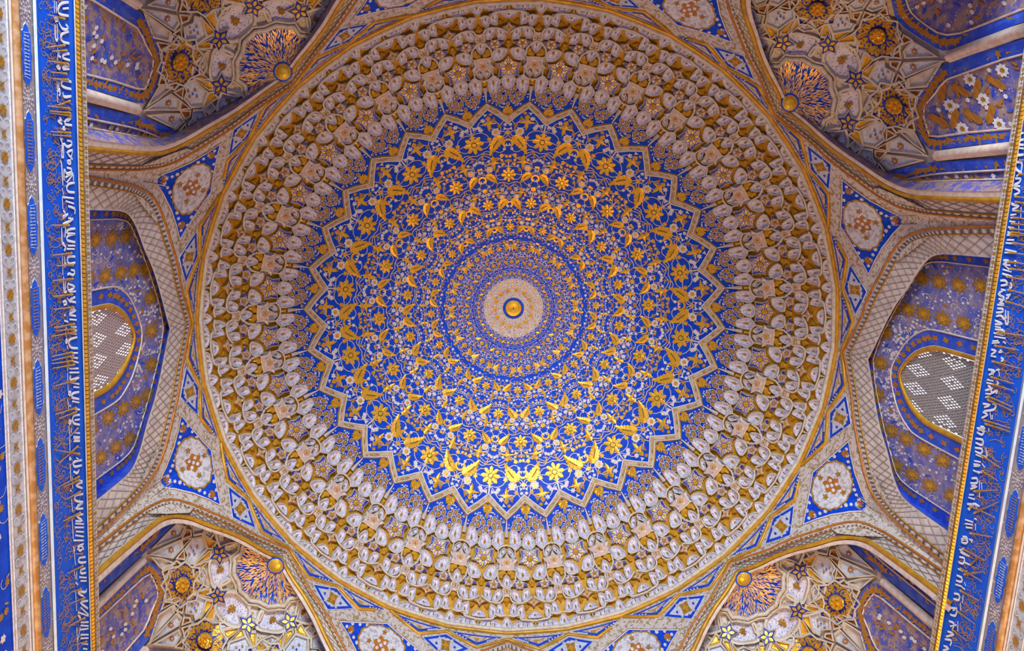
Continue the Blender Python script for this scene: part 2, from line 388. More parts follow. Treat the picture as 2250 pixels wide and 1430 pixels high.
for i in range(110):
    a, r = rd.uniform(-.46, .46), rd.uniform(.318, .355)
    if r < .316+abs(a)*.042 or r > .359-abs(a)*.024: continue
    flat(m2, star_poly(5, .0017, .0009, i), dome_fn(a, r), (PALE, VINE, OCHRE)[i % 3], .007)
subs.append(('painted_fleck', m2))
fanp = Dup('painted_fan', mb, subs)
for k in range(32):
    o = fanp.at(fz, k*ST)
mb = MB(); mb.add([P(.49, .334, .02), P(.51, .334, .02), P(.545, .3597, -.03), P(.5, .3597, .04), P(.455, .3597, -.03)], [(0, 3, 4), (0, 1, 3), (1, 2, 3)], PALE)
w = Dup('white_ridge', mb)
for k in range(32): w.at(fz, k*ST)
MOD = {
 'crown': [(0,3554),(80,3580),(121,3632),(138,3695),(93,3750),(0,3779),(-93,3750),(-138,3695),(-121,3632),(-80,3580)],
 'crownside': [(-321,3492),(-257,3503),(-221,3555),(-186,3619),(-170,3685),(-225,3744),(-298,3780),(-373,3743),(-421,3703),(-424,3625),(-416,3552),(-397,3507)],
 'wedge': [(-512,3412),(-488,3412),(-452,3597),(-548,3597)],
 'goldwedge': [(-530,3626),(-470,3626),(-481,3722),(-519,3722)],
 'corbel': [(-425,3765),(-469,3779),(-479,3827),(-442,3858),(-390,3904),(-332,3906),(-330,3862),(-356,3812)],
 'arcrib': [(-687,3910),(-682,3780),(-612,3740),(-533,3721),(-467,3721),(-388,3740),(-318,3780),(-313,3910)],
 'pinkstar': [(-500,3818),(-440,3908),(-264,3924),(-348,4000),(-333,4099),(-500,4104),(-667,4099),(-652,4000),(-736,3924),(-560,3908)],
 'bluestar': [(0,4076),(86,3996),(243,3993),(184,3886),(217,3776),(0,3798),(-217,3776),(-184,3886),(-243,3993),(-86,3996)],
 'starniche': [(-283,4053),(-196,4043),(-122,4071),(-67,4129),(-31,4202),(-78,4238),(-153,4254),(-224,4234),(-276,4196),(-292,4139)],
 'sidecell': [(-361,3990),(-297,3953),(-293,4057),(-297,4124),(-341,4102),(-375,4080)],
 'fanin': [(-484,4074),(-398,4092),(-314,4144),(-376,4231),(-405,4242),(-434,4188),(-484,4149)],
 'fanout': [(-261,4166),(-314,4144),(-376,4231),(-352,4240),(-313,4246),(-243,4204)],
 'tallniche': [(-500,4179),(-456,4205),(-427,4254),(-419,4322),(-453,4352),(-500,4367),(-547,4352),(-581,4322),(-573,4254),(-544,4205)],
 'smallpink': [(-588,4452),(-412,4452),(-402,4489),(-432,4525),(-500,4507),(-568,4525),(-598,4489)],
 'pinkbody': [(-573,4363),(-500,4374),(-427,4363),(-406,4405),(-428,4450),(-500,4457),(-572,4450),(-594,4405)],
 'fan2': [(-500,4510),(-416,4563),(-467,4605),(-500,4660),(-533,4605),(-584,4563)],
 'twin': [(-366,4599),(-418,4655),(-446,4728),(-439,4783),(-375,4804),(-318,4782),(-309,4721),(-330,4653)],
 'bluestarlet': [(-371,4252),(-298,4241),(-203,4272),(-86,4316),(-89,4346),(-209,4354),(-220,4388),(-267,4372),(-375,4353)],
 'goldkite': [(-69,4271),(0,4252),(69,4271),(28,4360),(-28,4360)],
 'starletnicheA': [(-407,4434),(-320,4408),(-261,4471),(-225,4571),(-306,4586),(-387,4539)],
 'starletnicheB': [(-203,4472),(-171,4398),(-65,4395),(-65,4483),(-99,4550),(-199,4568)],
 'fourstar': [(0,4497),(28,4571),(116,4597),(32,4627),(0,4689),(-32,4627),(-116,4597),(-28,4571)],
 'bright': [(-182,4625),(-75,4666),(-118,4698),(-150,4727),(-170,4708)],
 'step': [(-201,4640),(-188,4708),(-190,4831),(-285,4829),(-326,4792),(-315,4706),(-283,4663)],
 'lowarch': [(-109,4844),(-99,4798),(-61,4758),(0,4742),(61,4758),(99,4798),(109,4844)],
 'rimsingle': [(-500,4831),(-444,4875),(-415,4943),(-413,5004),(-587,5004),(-585,4943),(-556,4875)],
 'rimtriple': [(-390,5002),(-374,4927),(-303,4891),(-218,4873),(-114,4889),(-62,4928),(-56,5009)],
 'divider': [(-7,4865),(7,4865),(5,4992),(-5,4992)],
 'ribcrown': [(-493,3715),(-427,3721),(-367,3751),(-299,3787),(-225,3747),(-161,3708),(-116,3753),(-59,3777),(-12,3790)],
 'ribstar': [(-507,4379),(-412,4340),(-382,4302),(-328,4239),(-302,4102),(-275,4208),(-183,4248),(-48,4233)],
 'ribstarlet': [(-421,4403),(-435,4503),(-404,4570),(-330,4601),(-224,4597),(-116,4568),(-26,4509)],
 'ribtwin': [(-478,4785),(-439,4796),(-389,4807),(-325,4794),(-282,4778),(-263,4835),(-214,4857),(17,4882)],
}
# ---------------------------------------------------------------- muqarnas: five tiers of cells, 32 bays, every bay mirrored about its blue-star axis
MOD = {k: [(a/1000, r/10000) for a, r in v] for k, v in MOD.items()}
def mir(poly, ax=0.0): return [(2*ax-a, r) for a, r in poly][::-1]
def fnP(a, r, pr): return P(a, r, pr)
def niche(poly, lip=.03, deep=.05, sharp=1):
    """A pointed hood: cream lip round a hollow painted shell, with the little gold cypress inside."""
    pl = closed(poly, 2); m = MB(); c = cen(poly)
    rings(m, pl, [(1.1, -.08, CREAM), (1.1, lip*.6, CREAM), (1.05, lip, CREAM), (.97, lip, CREAM), (.92, lip-.02, WHITE), (.6, -deep*.7, WHITE), (0, -deep, WHITE)], fnP)
    rs = [r for a, r in poly]; h = (max(rs)-min(rs)); as_ = [a for a, r in poly]; w = (max(as_)-min(as_))*KA*c[1]
    g = MB(); rc = c[1]+h*.08
    def f(x, y, pr): a, r = uniso(x, y, rc, c[0]); return P(a, r, pr)
    flat(g, [(w*.11*x, h*.2*y) for x, y in ((0, -1), (.7, -.2), (1, .35), (.5, .8), (0, 1), (-.5, .8), (-1, .35), (-.7, -.2))], f, OCHRE, -deep*.72, .015)
    return m, [('gilded_cypress', g)]
def facet(poly, m=GOLDB, p0=-.05, p1=.03, apex=None):
    b = MB(); c = apex or cen(poly); n = len(poly)
    b.add([P(a, r, p0) for a, r in poly]+[P(c[0], c[1], p1)], [(j, (j+1) % n, n) for j in range(n)], m); return b
def plate(poly, m, proud=.05, mix=.45, rim=CREAM, rimw=.945):
    rc = cen(poly)[1]; lv = prof(rc)[1]
    f = lambda a, r, pr: P(a, r, pr, lv, mix)
    b = MB(); rings(b, poly, [(1.0, -.16, rim), (1.0, proud, rim), (rimw, proud+.006, rim), (rimw, proud, m), (.4, proud, m), (0, proud, m)], f, False); return b, f
def petals(c, f0, n, R0, ang0, proud, squash=1.0, heart=True, small=True):
    g = MB(); rc = c[1]
    def f(x, y, pr): a, r = uniso(x, y, rc, c[0]); return f0(a, r, pr)
    for i in range(n):
        an = ang0+2*pi*i/n
        flat(g, spin(lens(R0*.70, R0*.185, 6), an, R0*.27*sin(an), R0*.27*cos(an)), f, VINE, proud+.005, .004)
        flat(g, spin(lens(R0*.60, R0*.135, 5), an, R0*.33*sin(an), R0*.33*cos(an)), f, NIGHT, proud+.008, .004)
        flat(g, spin(lens(R0*.46, R0*.075, 4), an, R0*.37*sin(an), R0*.37*cos(an)), f, GOLD, proud+.012, .004)
        if small:
            an += pi/n
            flat(g, spin(lens(R0*.42, R0*.11, 4), an, R0*.24*sin(an), R0*.24*cos(an)), f, VINE, proud+.005)
            flat(g, spin(lens(R0*.3, R0*.06, 3), an, R0*.28*sin(an), R0*.28*cos(an)), f, GOLD, proud+.010)
            for s in (-.22, .22):
                flat(g, spin(lens(R0*.2, R0*.05, 3), an+s*1.4, R0*.55*sin(an+s), R0*.55*cos(an+s)), f, VINE, proud+.006)
    h = MB(); flat(h, star_poly(12, R0*.3, R0*.2), f, GOLDB, proud+.014, .03); flat(h, star_poly(8, R0*.1, R0*.08), f, GOLDB, proud+.035, .02)
    return [('painted_petals', g), ('gilded_sun', h)]
def rib(poly, r=.016, proud=.05, close=False, smooth=3):
    pts = []
    n = len(poly)
    for i in range(n-1):
        p0, p1, p2, p3 = poly[max(0, i-1)], poly[i], poly[i+1], poly[min(n-1, i+2)]
        for k in range(smooth):
            t = k/smooth; pts.append(tuple(0.5*(2*p1[d]+(p2[d]-p0[d])*t+(2*p0[d]-5*p1[d]+4*p2[d]-p3[d])*t*t+(3*p1[d]-p0[d]-3*p2[d]+p3[d])*t**3) for d in (0, 1)))
    pts.append(poly[-1]); b = MB(); tube(b, [P(a, r_, proud) for a, r_ in pts], r, CREAM, 6); return b
def tier(name, label): return thing(name, label, 'muqarnas', 'tiers of the dome muqarnas', W((0, 0, 12.5)))
def place(par, name, mb, subs=(), pair=None):
    p = Dup(name, mb, subs); q = Dup(name, *pair) if pair else None
    for k in range(32):
        p.at(par, k*ST)
        if q: q.at(par, k*ST)
def both(par, name, key, fn, **kw):
    a = fn(MOD[key], **kw); b = fn(mir(MOD[key]), **kw)
    if isinstance(a, tuple): place(par, name, a[0], a[1], b)
    else: place(par, name, a, (), (b,))
# tier 1, under the blue fans
t5 = tier('muqarnas_tier', 'innermost muqarnas tier of white pointed hoods against the blue fans')
place(t5, 'white_hood', *niche(MOD['crown'], .05, .02)); both(t5, 'side_hood', 'crownside', niche)
place(t5, 'gilded_wedge', facet(MOD['goldwedge'], GOLDB, .0, .03))
both(t5, 'scalloped_rib', 'ribcrown', rib, r=.013, proud=.03)
# tier 2, the large stars
t4 = tier('muqarnas_tier', 'muqarnas tier of large blue flower stars between pink six-pointed stars')
both(t4, 'corbel_hood', 'corbel', niche, deep=.05)
place(t4, 'arched_rib', rib(MOD['arcrib'], .013, .03))
b, f = plate(MOD['bluestar'], NIGHT, .05); place(t4, 'blue_star', b, petals((0, .3925), f, 5, .0178, 0, .05))
b, f = plate(MOD['pinkstar'], STARP, .09, rimw=.86); h = MB(); c = cen(MOD['pinkstar'])
def fq(x, y, pr): a, r = uniso(x, y, c[1]-.001, c[0]); return f(a, r, pr)
flat(h, [(.0022*x, .0022*y) for x, y in circ[::4]], fq, GOLDB, .1, .05)
for k in range(6): flat(h, [(.0068*sin(k*pi/3)+.0009*x, .0068*cos(k*pi/3)+.0009*y) for x, y in circ[::5]], fq, PALE, .098)
for k in range(12): flat(h, spin(lens(.003, .0005, 3), k*pi/6, .0028*sin(k*pi/6), .0028*cos(k*pi/6)), fq, OCHRE, .098)
place(t4, 'pink_star', b, [('star_jewel', h)])
both(t4, 'white_hood', 'starniche', niche); both(t4, 'slender_hood', 'sidecell', niche, deep=.03)
both(t4, 'gilded_fan', 'fanin', facet, apex=None, p0=-.02, p1=.05); both(t4, 'gilded_tip', 'fanout', facet, p0=-.04, p1=.06)
place(t4, 'gilded_kite', facet(MOD['goldkite'], GOLDB, -.02, .05)); both(t4, 'scalloped_rib', 'ribstar', rib, proud=.06)
# tier 3, the small stars
t3 = tier('muqarnas_tier', 'muqarnas tier of paired small blue starlets and slim white hoods')
place(t3, 'tall_hood', *niche(MOD['tallniche'], .06, .02))
vr = [(-.594, .4300), (-.578, .4335), (-.5, .4378), (-.422, .4335), (-.406, .4300)]; place(t3, 'pointed_rib', rib(vr, .013, .07))
b, f = plate(MOD['pinkbody'], STARP, .04); place(t3, 'pink_spandrel', b, petals((-.5, .441), f, 4, .006, 0, .04, small=False))
b, f = plate(MOD['smallpink'], STARP, .03); place(t3, 'pink_foot', b)
for s in (1, -1):
    pl = MOD['bluestarlet'] if s == 1 else mir(MOD['bluestarlet'])
    b, f = plate(pl, NIGHT, .03); c = (-.245*s, .4318); place(t3, 'blue_starlet', b, petals(c, f, 5, .0100, pi, .03))
both(t3, 'slim_hood', 'starletnicheA', niche, deep=.05); both(t3, 'narrow_hood', 'starletnicheB', niche, deep=.05)
both(t3, 'scalloped_rib', 'ribstarlet', rib, proud=.055)
# tier 4
t2 = tier('muqarnas_tier', 'muqarnas tier of twin white hoods and four-pointed stars')
place(t2, 'gilded_fan', facet(MOD['fan2'], GOLDB, -.03, .05, (-.5, .458))); both(t2, 'twin_hood', 'twin', niche, deep=.05)
b, f = plate(MOD['fourstar'], STARP, .05); place(t2, 'four_pointed_star', b, petals((0, .459), f, 4, .0095, 0, .05, small=False))
both(t2, 'gilded_tip', 'bright', facet, p0=-.03, p1=.05); both(t2, 'stepped_hood', 'step', niche, deep=.05); place(t2, 'low_arch', *niche(MOD['lowarch'], .02, .03))
both(t2, 'scalloped_rib', 'ribtwin', rib, proud=.06)
# tier 5, on the rim
t1 = tier('muqarnas_tier', 'outermost muqarnas row of triple-eyed arches standing on the gilt rim')
place(t1, 'pointed_hood', *niche(MOD['rimsingle'], .02, .04))
def triple(poly):
    m, s = niche(poly, .02, .03); c = cen(poly); sub = []
    for d in (-.075, 0, .075):
        g = MB(); rc = .4955-.002*(d == 0)
        fx = (lambda cx, rc: (lambda x, y, pr: P(*uniso(x, y, rc, cx), pr)))(c[0]+d, rc)
        flat(g, [(.0009*x, .0032*y) for x, y in circ[::5]], fx, OCHRE, -.01, .01); sub.append(('gilded_cypress', g))
    return m, sub
both(t1, 'triple_arch', 'rimtriple', triple)
mb = MB(); tube(mb, [P(0, .487, .0), P(0, .5005, .0)], .013, CREAM, 6); place(t1, 'divider', mb)
# the rim itself
rim = thing('rim_moulding', 'round gilt and cream moulding ring at the foot of the dome', 'moulding', loc=W((0, 0, 12.5)))
def circle(rho_, pr, n=96): return [P(i*32/n, rho_+(.0012*(1-abs((i*32/n+.5) % 1-.5)*2) if 0 else 0), pr) for i in range(n)]
def poly32(rho_, pr): return [P(k+.5+s, rho_*(1-.0035*(abs(s)*0+(1 if s else 0))), pr) for k in range(32) for s in (0, .5)]
mb = MB(); tube(mb, poly32(.5022, .05), .034, CREAM, 8, True); putd(mb, 'cream_roll', rim)
mb = MB(); tube(mb, poly32(.5080, .01), .036, SHELL, 10, True); putd(mb, 'gilt_roll', rim)
SQ = [
 ('scallop',[(-412,5001),(-264,4988),(-184,5019),(-47,4980),(72,4993),(182,4925),(337,4891),(462,4780),(527,4750),(513,4628),(601,4553),(545,4463),(504,4424)]),
 ('dome1',[(375,4896),(321,4972),(353,5100),(423,5182),(547,5131),(666,5067),(739,4972),(700,4879),(599,4802),(469,4813)]),
 ('dome2',[(636,4492),(700,4622),(782,4768),(868,4770),(995,4727),(1052,4647),(885,4579)]),
 ('cusp1',[(143,5038),(189,5099),(267,5139),(325,5117),(348,5081),(307,4965),(257,4944),(180,4977)]),
 ('cusp2',[(579,4653),(588,4750),(687,4871),(736,4804),(775,4757),(693,4625)]),
 ('gold',[(84,5516),(171,5573),(197,5474),(215,5350)]),
 ('gold',[(230,5503),(224,5577),(336,5400),(243,5347)]),
 ('gold',[(344,5332),(529,5427),(497,5361),(427,5271)]),
 ('gold',[(482,5277),(570,5424),(630,5382),(667,5326)]),
 ('gold',[(752,5276),(846,5227),(763,5051)]),
 ('gold',[(857,5177),(869,4971),(842,4942),(788,4990)]),
 ('brownw',[(643,5164),(579,5256),(682,5283),(719,5151)]),
 ('fish',[(240,5581),(279,5666),(337,5630),(427,5686),(547,5557),(537,5471),(354,5399)]),
 ('fish',[(926,4964),(897,5191),(984,5260),(1052,5185),(1133,5170),(1180,5035),(1103,4922)]),
 ('fish',[(1168,4872),(1236,4974),(1331,4934),(1405,4948),(1476,4861),(1517,4820),(1293,4719)]),
 ('gold',[(905,4815),(885,4896),(919,4926),(1097,4892)]),
 ('brownw',[(1046,4763),(1021,4832),(1113,4858),(1125,4781)]),
 ('gold',[(1189,4678),(1147,4858),(1253,4717)]),
 ('brown',[(1051,5263),(1121,5316),(1140,5216)]),
 ('brown',[(1203,5171),(1272,5142),(1222,5060)]),
 ('brown',[(1260,5019),(1303,5114),(1357,5029),(1312,4998)]),
 ('brown',[(1451,4981),(1558,5005),(1563,4900)]),
 ('brown',[(1078,5487),(1053,5594),(1121,5574)]),
 ('brown',[(990,5550),(937,5642),(1033,5602),(1039,5539)]),
 ('brown',[(1023,5353),(1041,5471),(1088,5422),(1093,5367)]),
 ('brown',[(487,5722),(551,5748),(553,5635)]),
 ('brown',[(613,5636),(591,5747),(652,5719)]),
 ('brown',[(697,5761),(737,5875),(779,5793),(733,5745)]),
 ('brown',[(770,5707),(796,5797),(880,5716),(877,5670)]),
 ('brown',[(309,5743),(351,5821),(393,5757),(342,5724)]),
 ('brown',[(649,5642),(681,5727),(720,5711),(690,5653)]),
 ('kite',[(1201,5218),(1184,5362),(1437,5554),(1305,5188)]),
 ('kite',[(1413,5041),(1354,5138),(1501,5471),(1533,5094)]),
 ('dim',[(1125,5425),(1164,5558),(1265,5566),(1374,5574),(1274,5495)]),
 ('kite',[(432,5807),(394,5885),(533,6278),(524,5803)]),
 ('dim',[(572,5833),(567,6213),(700,5970),(650,5787)]),
 ('kite',[(279,5964),(237,6099),(452,6241),(341,5940)]),
 ('brown',[(261,5795),(253,5892),(308,5863)]),
 ('brown',[(190,5978),(133,6055),(202,6094)]),
 ('gold',[(218,5820),(184,5928),(225,5908),(239,5822)]),
 ('gold',[(33,6030),(85,6033),(118,5986),(75,5990)]),
 ('brownw',[(-77,5430),(26,5536),(97,5428),(0,5403)])]
# ---------------------------------------------------------------- octagon zone: eight arches under the rim (even bays hold windows, odd ones the corner squinches)
A8 = 5.137; PH = rad(2.554-5.625)
def sstep(t): t = min(1, max(0, t)); return t*t*(3-2*t)
def S_r(D, z): o = A8/cos(D); return o+(5.11-o)*sstep((z-10.75)/1.8)
def V_r(D, z):
    o = S_r(D, z); sq = A8/cos(rad(45)-abs(D)); t = min(1, max(0, (11.85-z)/2.95)); g = (1-(1-t)**2)**.5*.9+.1*t; return o+(sq-o)*g
def N_r(D, z): t = min(1, max(0, (12.1-z)/1.6)); return S_r(D, z)+.05+.2*(1-(1-t)**2)**.5
def wrapD(d): return (d+22.5) % 45-22.5
SHIFT = {1: .5, 3: -.35, 5: -.1, 7: .1}
def B(fn, j, d, rho, proud=0.0):
    """bay j, degrees from the bay's middle, radius over height -> point on that surface"""
    D = rad(wrapD(d)) if fn is S_r else rad(max(-22.5, min(22.5, d))); lo, hi = 7.0, 13.2
    for _ in range(26):
        m = (lo+hi)/2
        if fn(D, m)/m > rho: lo = m
        else: hi = m
    return polar(fn(D, lo), lo, PH+rad(45*j+d+SHIFT.get(j, 0)*(fn is V_r)), proud)
MEDW = mat('medallion_white', (0.66, 0.68, 0.72), 0.5, 0, (0.42, 0.40, 0.42), 16, 0.46, 0.62, dots=19, dotcol=(0.45, 0.25, 0.06), dotr=0.24)
ARAB = mat('arabesque_plaster', (0.60, 0.55, 0.50), 0.55, 0, (0.36, 0.26, 0.13), 17, 0.5, 0.58, dots=26, dotcol=(0.78, 0.76, 0.76), dotr=0.3)
LATT = mat('lattice_plaster', (0.64, 0.58, 0.53), 0.5, 0, (0.52, 0.46, 0.42), 6)
FIELD = mat('faded_blue_field', (0.10, 0.13, 0.46), 0.5, 0, (0.30, 0.24, 0.34), 7, 0.38, 0.62, dots=17, dotcol=(0.70, 0.68, 0.78), dotr=0.22, dots2=12, dotcol2=(0.40, 0.22, 0.06))
BORD = mat('blue_scroll_border', (0.015, 0.07, 0.56), 0.45, 0, (0.05, 0.12, 0.62), 8)
PANEL = mat('squinch_panel_paint', (0.11, 0.11, 0.40), 0.5, 0, (0.34, 0.23, 0.19), 9, 0.42, 0.58, dots=11, dotcol=(0.03, 0.08, 0.50), dotr=0.22, dots2=16, dotcol2=(0.50, 0.46, 0.50))
RIBC = mat('squinch_rib', (0.64, 0.57, 0.46), 0.5, 0, (0.56, 0.49, 0.37), 7)
ORANGE = mat('brown_gold_paint', (0.50, 0.19, 0.02), 0.5, 0.15, (0.38, 0.14, 0.02), 14)
SKYW = mat('pale_blue_paint', (0.62, 0.68, 0.80), 0.45, 0, (0.5, 0.52, 0.6), 30, dots=24, dotcol=(0.45, 0.30, 0.12), dotr=0.22)
LATL = mat('lattice_brown', (0.26, 0.20, 0.15), 0.5)
CURL2 = mat('brown_scroll_paint', (0.34, 0.17, 0.05), 0.5)
BEADD = mat('dark_bead', (0.10, 0.08, 0.09), 0.5)
def sm(pts, n=4):
    out = []
    for i in range(len(pts)-1):
        p0, p1, p2, p3 = pts[max(0, i-1)], pts[i], pts[i+1], pts[min(len(pts)-1, i+2)]
        for k in range(n):
            t = k/n; out.append(tuple(0.5*(2*p1[d]+(p2[d]-p0[d])*t+(2*p0[d]-5*p1[d]+4*p2[d]-p3[d])*t*t+(3*p1[d]-p0[d]-3*p2[d]+p3[d])*t**3) for d in (0, 1)))
    return out+[pts[-1]]
def full(half): h = sm(half); return [(-a, r) for a, r in h[:0:-1]]+h
BEAD = full([(0, .4195), (3.6, .4280), (7.2, .4385), (10.8, .4490), (14.4, .4655), (17.6, .4835), (19.8, .5030), (20.8, .5250), (21.3, .5500), (21.7, .6000), (21.9, .645)])
LAT = full([(0, .4290), (3.4, .4375), (6.8, .4450), (10.2, .4570), (13.2, .4720), (15.9, .4875), (17.9, .5040), (19.0, .5215), (19.35, .5430), (19.8, .6000), (19.95, .645)])
GIN = full([(0, .4335), (3.4, .442), (6.8, .4495), (10., .461), (12.9, .4762), (15.5, .4905), (17.3, .5060), (18.3, .522), (18.7, .543), (19.1, .6), (19.25, .645)])
WIN = full([(0, .4375), (3.3, .4455), (6.6, .4535), (9.7, .4645), (12.5, .479), (15, .4935), (16.7, .5085), (17.6, .524), (18.0, .545), (18.4, .6), (18.5, .645)])
BLU = full([(0, .4475), (3.4, .4560), (6.8, .4660), (10, .479), (13, .4965), (15.6, .512), (17.3, .5270), (17.9, .540), (18.05, .557), (18.15, .6), (18.2, .645)])
def strip(j, c0, c1, p0, p1, m, n=1, fn=S_r):
    mb = MB(); L = len(c0)
    vs = [B(fn, j, lerp(a[0], b[0], k/n), lerp(a[1], b[1], k/n), lerp(p0, p1, k/n)) for k in range(n+1) for a, b in zip(c0, c1)]
    mb.add(vs, [(k*L+i, k*L+i+1, (k+1)*L+i+1, (k+1)*L+i) for k in range(n) for i in range(L-1)], m, True); return mb
def curve_at(c, t): x = t*(len(c)-1); i = min(len(c)-2, int(x)); u = x-i; return (lerp(c[i][0], c[i+1][0], u), lerp(c[i][1], c[i+1][1], u))
def putp(mb, name, par, kind=None):
    c = mb.center(); o = link(name, mb.mesh(name, c), par, c-par.location)
    if kind: o['kind'] = kind
    return o
def poly_on(fn, j, poly, steps, n=1, mb=None, c=None, smooth=False):
    mb = mb or MB(); rings(mb, closed(poly, n) if n > 1 else poly, steps, lambda a, r, pr: B(fn, j, a, r, pr), smooth, c); return mb
def densify(poly, k=3): return [(lerp(p[0], q[0], i/k), lerp(p[1], q[1], i/k)) for p, q in zip(poly, poly[1:]+poly[:1]) for i in range(k)]
def line_on(fn, j, pts, r, m, proud=.02, mb=None, close=False):
    mb = mb or MB(); tube(mb, [B(fn, j, a, q, proud) for a, q in pts], r, m, 5, close); return mb
def iso_on(fn, j, d0, r0):
    K = rad(1)*r0
    return lambda x, y, pr: B(fn, j, d0+x/K, r0+y, pr)
NAMES = {0: 'beside the right-hand blue inscription band', 4: 'beside the left-hand blue inscription band', 2: 'at the top of the view, cut by the frame', 6: 'at the bottom of the view, cut by the frame',
         1: 'in the top right corner, lit warm', 3: 'in the top left corner', 5: 'in the bottom left corner, lit cool', 7: 'in the bottom right corner'}
def arch(par, j):
    inner = LAT if j % 2 else BLU
    # wall face between the rim and the bead line
    top = [(a, .4075) for a, r in BEAD]
    putp(strip(j, top, BEAD, -.01, 0, ARAB, 6), 'spandrel_face', par)
    for s in (1, -1):
        h = [p for p in BEAD if p[0]*s > 17]; o = [(22.5*s, r) for a, r in h]
        putp(strip(j, o, h, 0, 0, ARAB, 2), 'pier_face', par)
        c1 = [(16.8*s+(5.9*s)*k/6, .4075) for k in range(7)]; c2 = [(16.8*s+(5.9*s)*k/6, .4875+.012*k) for k in range(7)]; putp(strip(j, c1, c2, -.012, -.004, ARAB, 8), 'corner_face', par)
    putp(strip(j, BEAD, inner, -.01, -.16, LATT, 3), 'arch_band', par)
    # lattice drawn on the band
    mb = MB(); nn = 54
    for i in range(nn):
        for dr in (1, -1):
            pts = []
            for k in range(6):
                t = (i+.5+dr*(k/5-.5)*1.9)/nn
                if 0 <= t <= 1: a, b = curve_at(BEAD, t), curve_at(inner, t); w = lerp(.16, .92, k/5); pts.append((lerp(a[0], b[0], w), lerp(a[1], b[1], w), lerp(-.01, -.16, w)+.012))
            if len(pts) > 1:
                V = [Vector(B(S_r, j, *p)) for p in pts]; vs = []
                for q, v in enumerate(V):
                    d = (V[min(q+1, len(V)-1)]-V[max(q-1, 0)]); n_ = d.cross(v).normalized()*.005; vs += [tuple(v+n_), tuple(v-n_)]
                mb.add(vs, [(2*q, 2*q+1, 2*q+3, 2*q+2) for q in range(len(V)-1)], LATL)
    putp(mb, 'lattice_line', par, 'stuff')
    # bead row: dark and pale beads between two thin gilt lines
    mb = MB(); nb = 190
    for i in range(nb):
        t = (i+.5)/nb; a = curve_at(BEAD, t-.0017); b = curve_at(BEAD, t+.0017); c0 = curve_at(inner, t)
        q = [B(S_r, j, *p, pr) for p, pr in ((a, .035), (b, .035), ((lerp(b[0], c0[0], .13), lerp(b[1], c0[1], .13)), .02), ((lerp(a[0], c0[0], .13), lerp(a[1], c0[1], .13)), .02))]
        mb.add(q, [(0, 1, 2, 3)], BEADD if i % 2 else CREAM)
    putp(mb, 'bead_row', par, 'stuff')
    mb = MB(); tube(mb, [B(S_r, j, a-(.25 if a > 8 else -.25 if a < -8 else 0)*-1, r-.0022, .015) for a, r in BEAD[::2]], .018, ORANGE, 5); putp(mb, 'gilt_line', par)
    mb = MB(); mid = [(lerp(a[0], b[0], .17), lerp(a[1], b[1], .17)) for a, b in zip(BEAD, inner)]; tube(mb, [B(S_r, j, *p, -.02) for p in mid[::2]], .012, OCHRE, 4); putp(mb, 'inner_line', par)
def bay_thing(name, lab, cat, j): 
    q = Vector(B(S_r, j, 0, .55)); return thing(name, lab, cat, None, W(q))

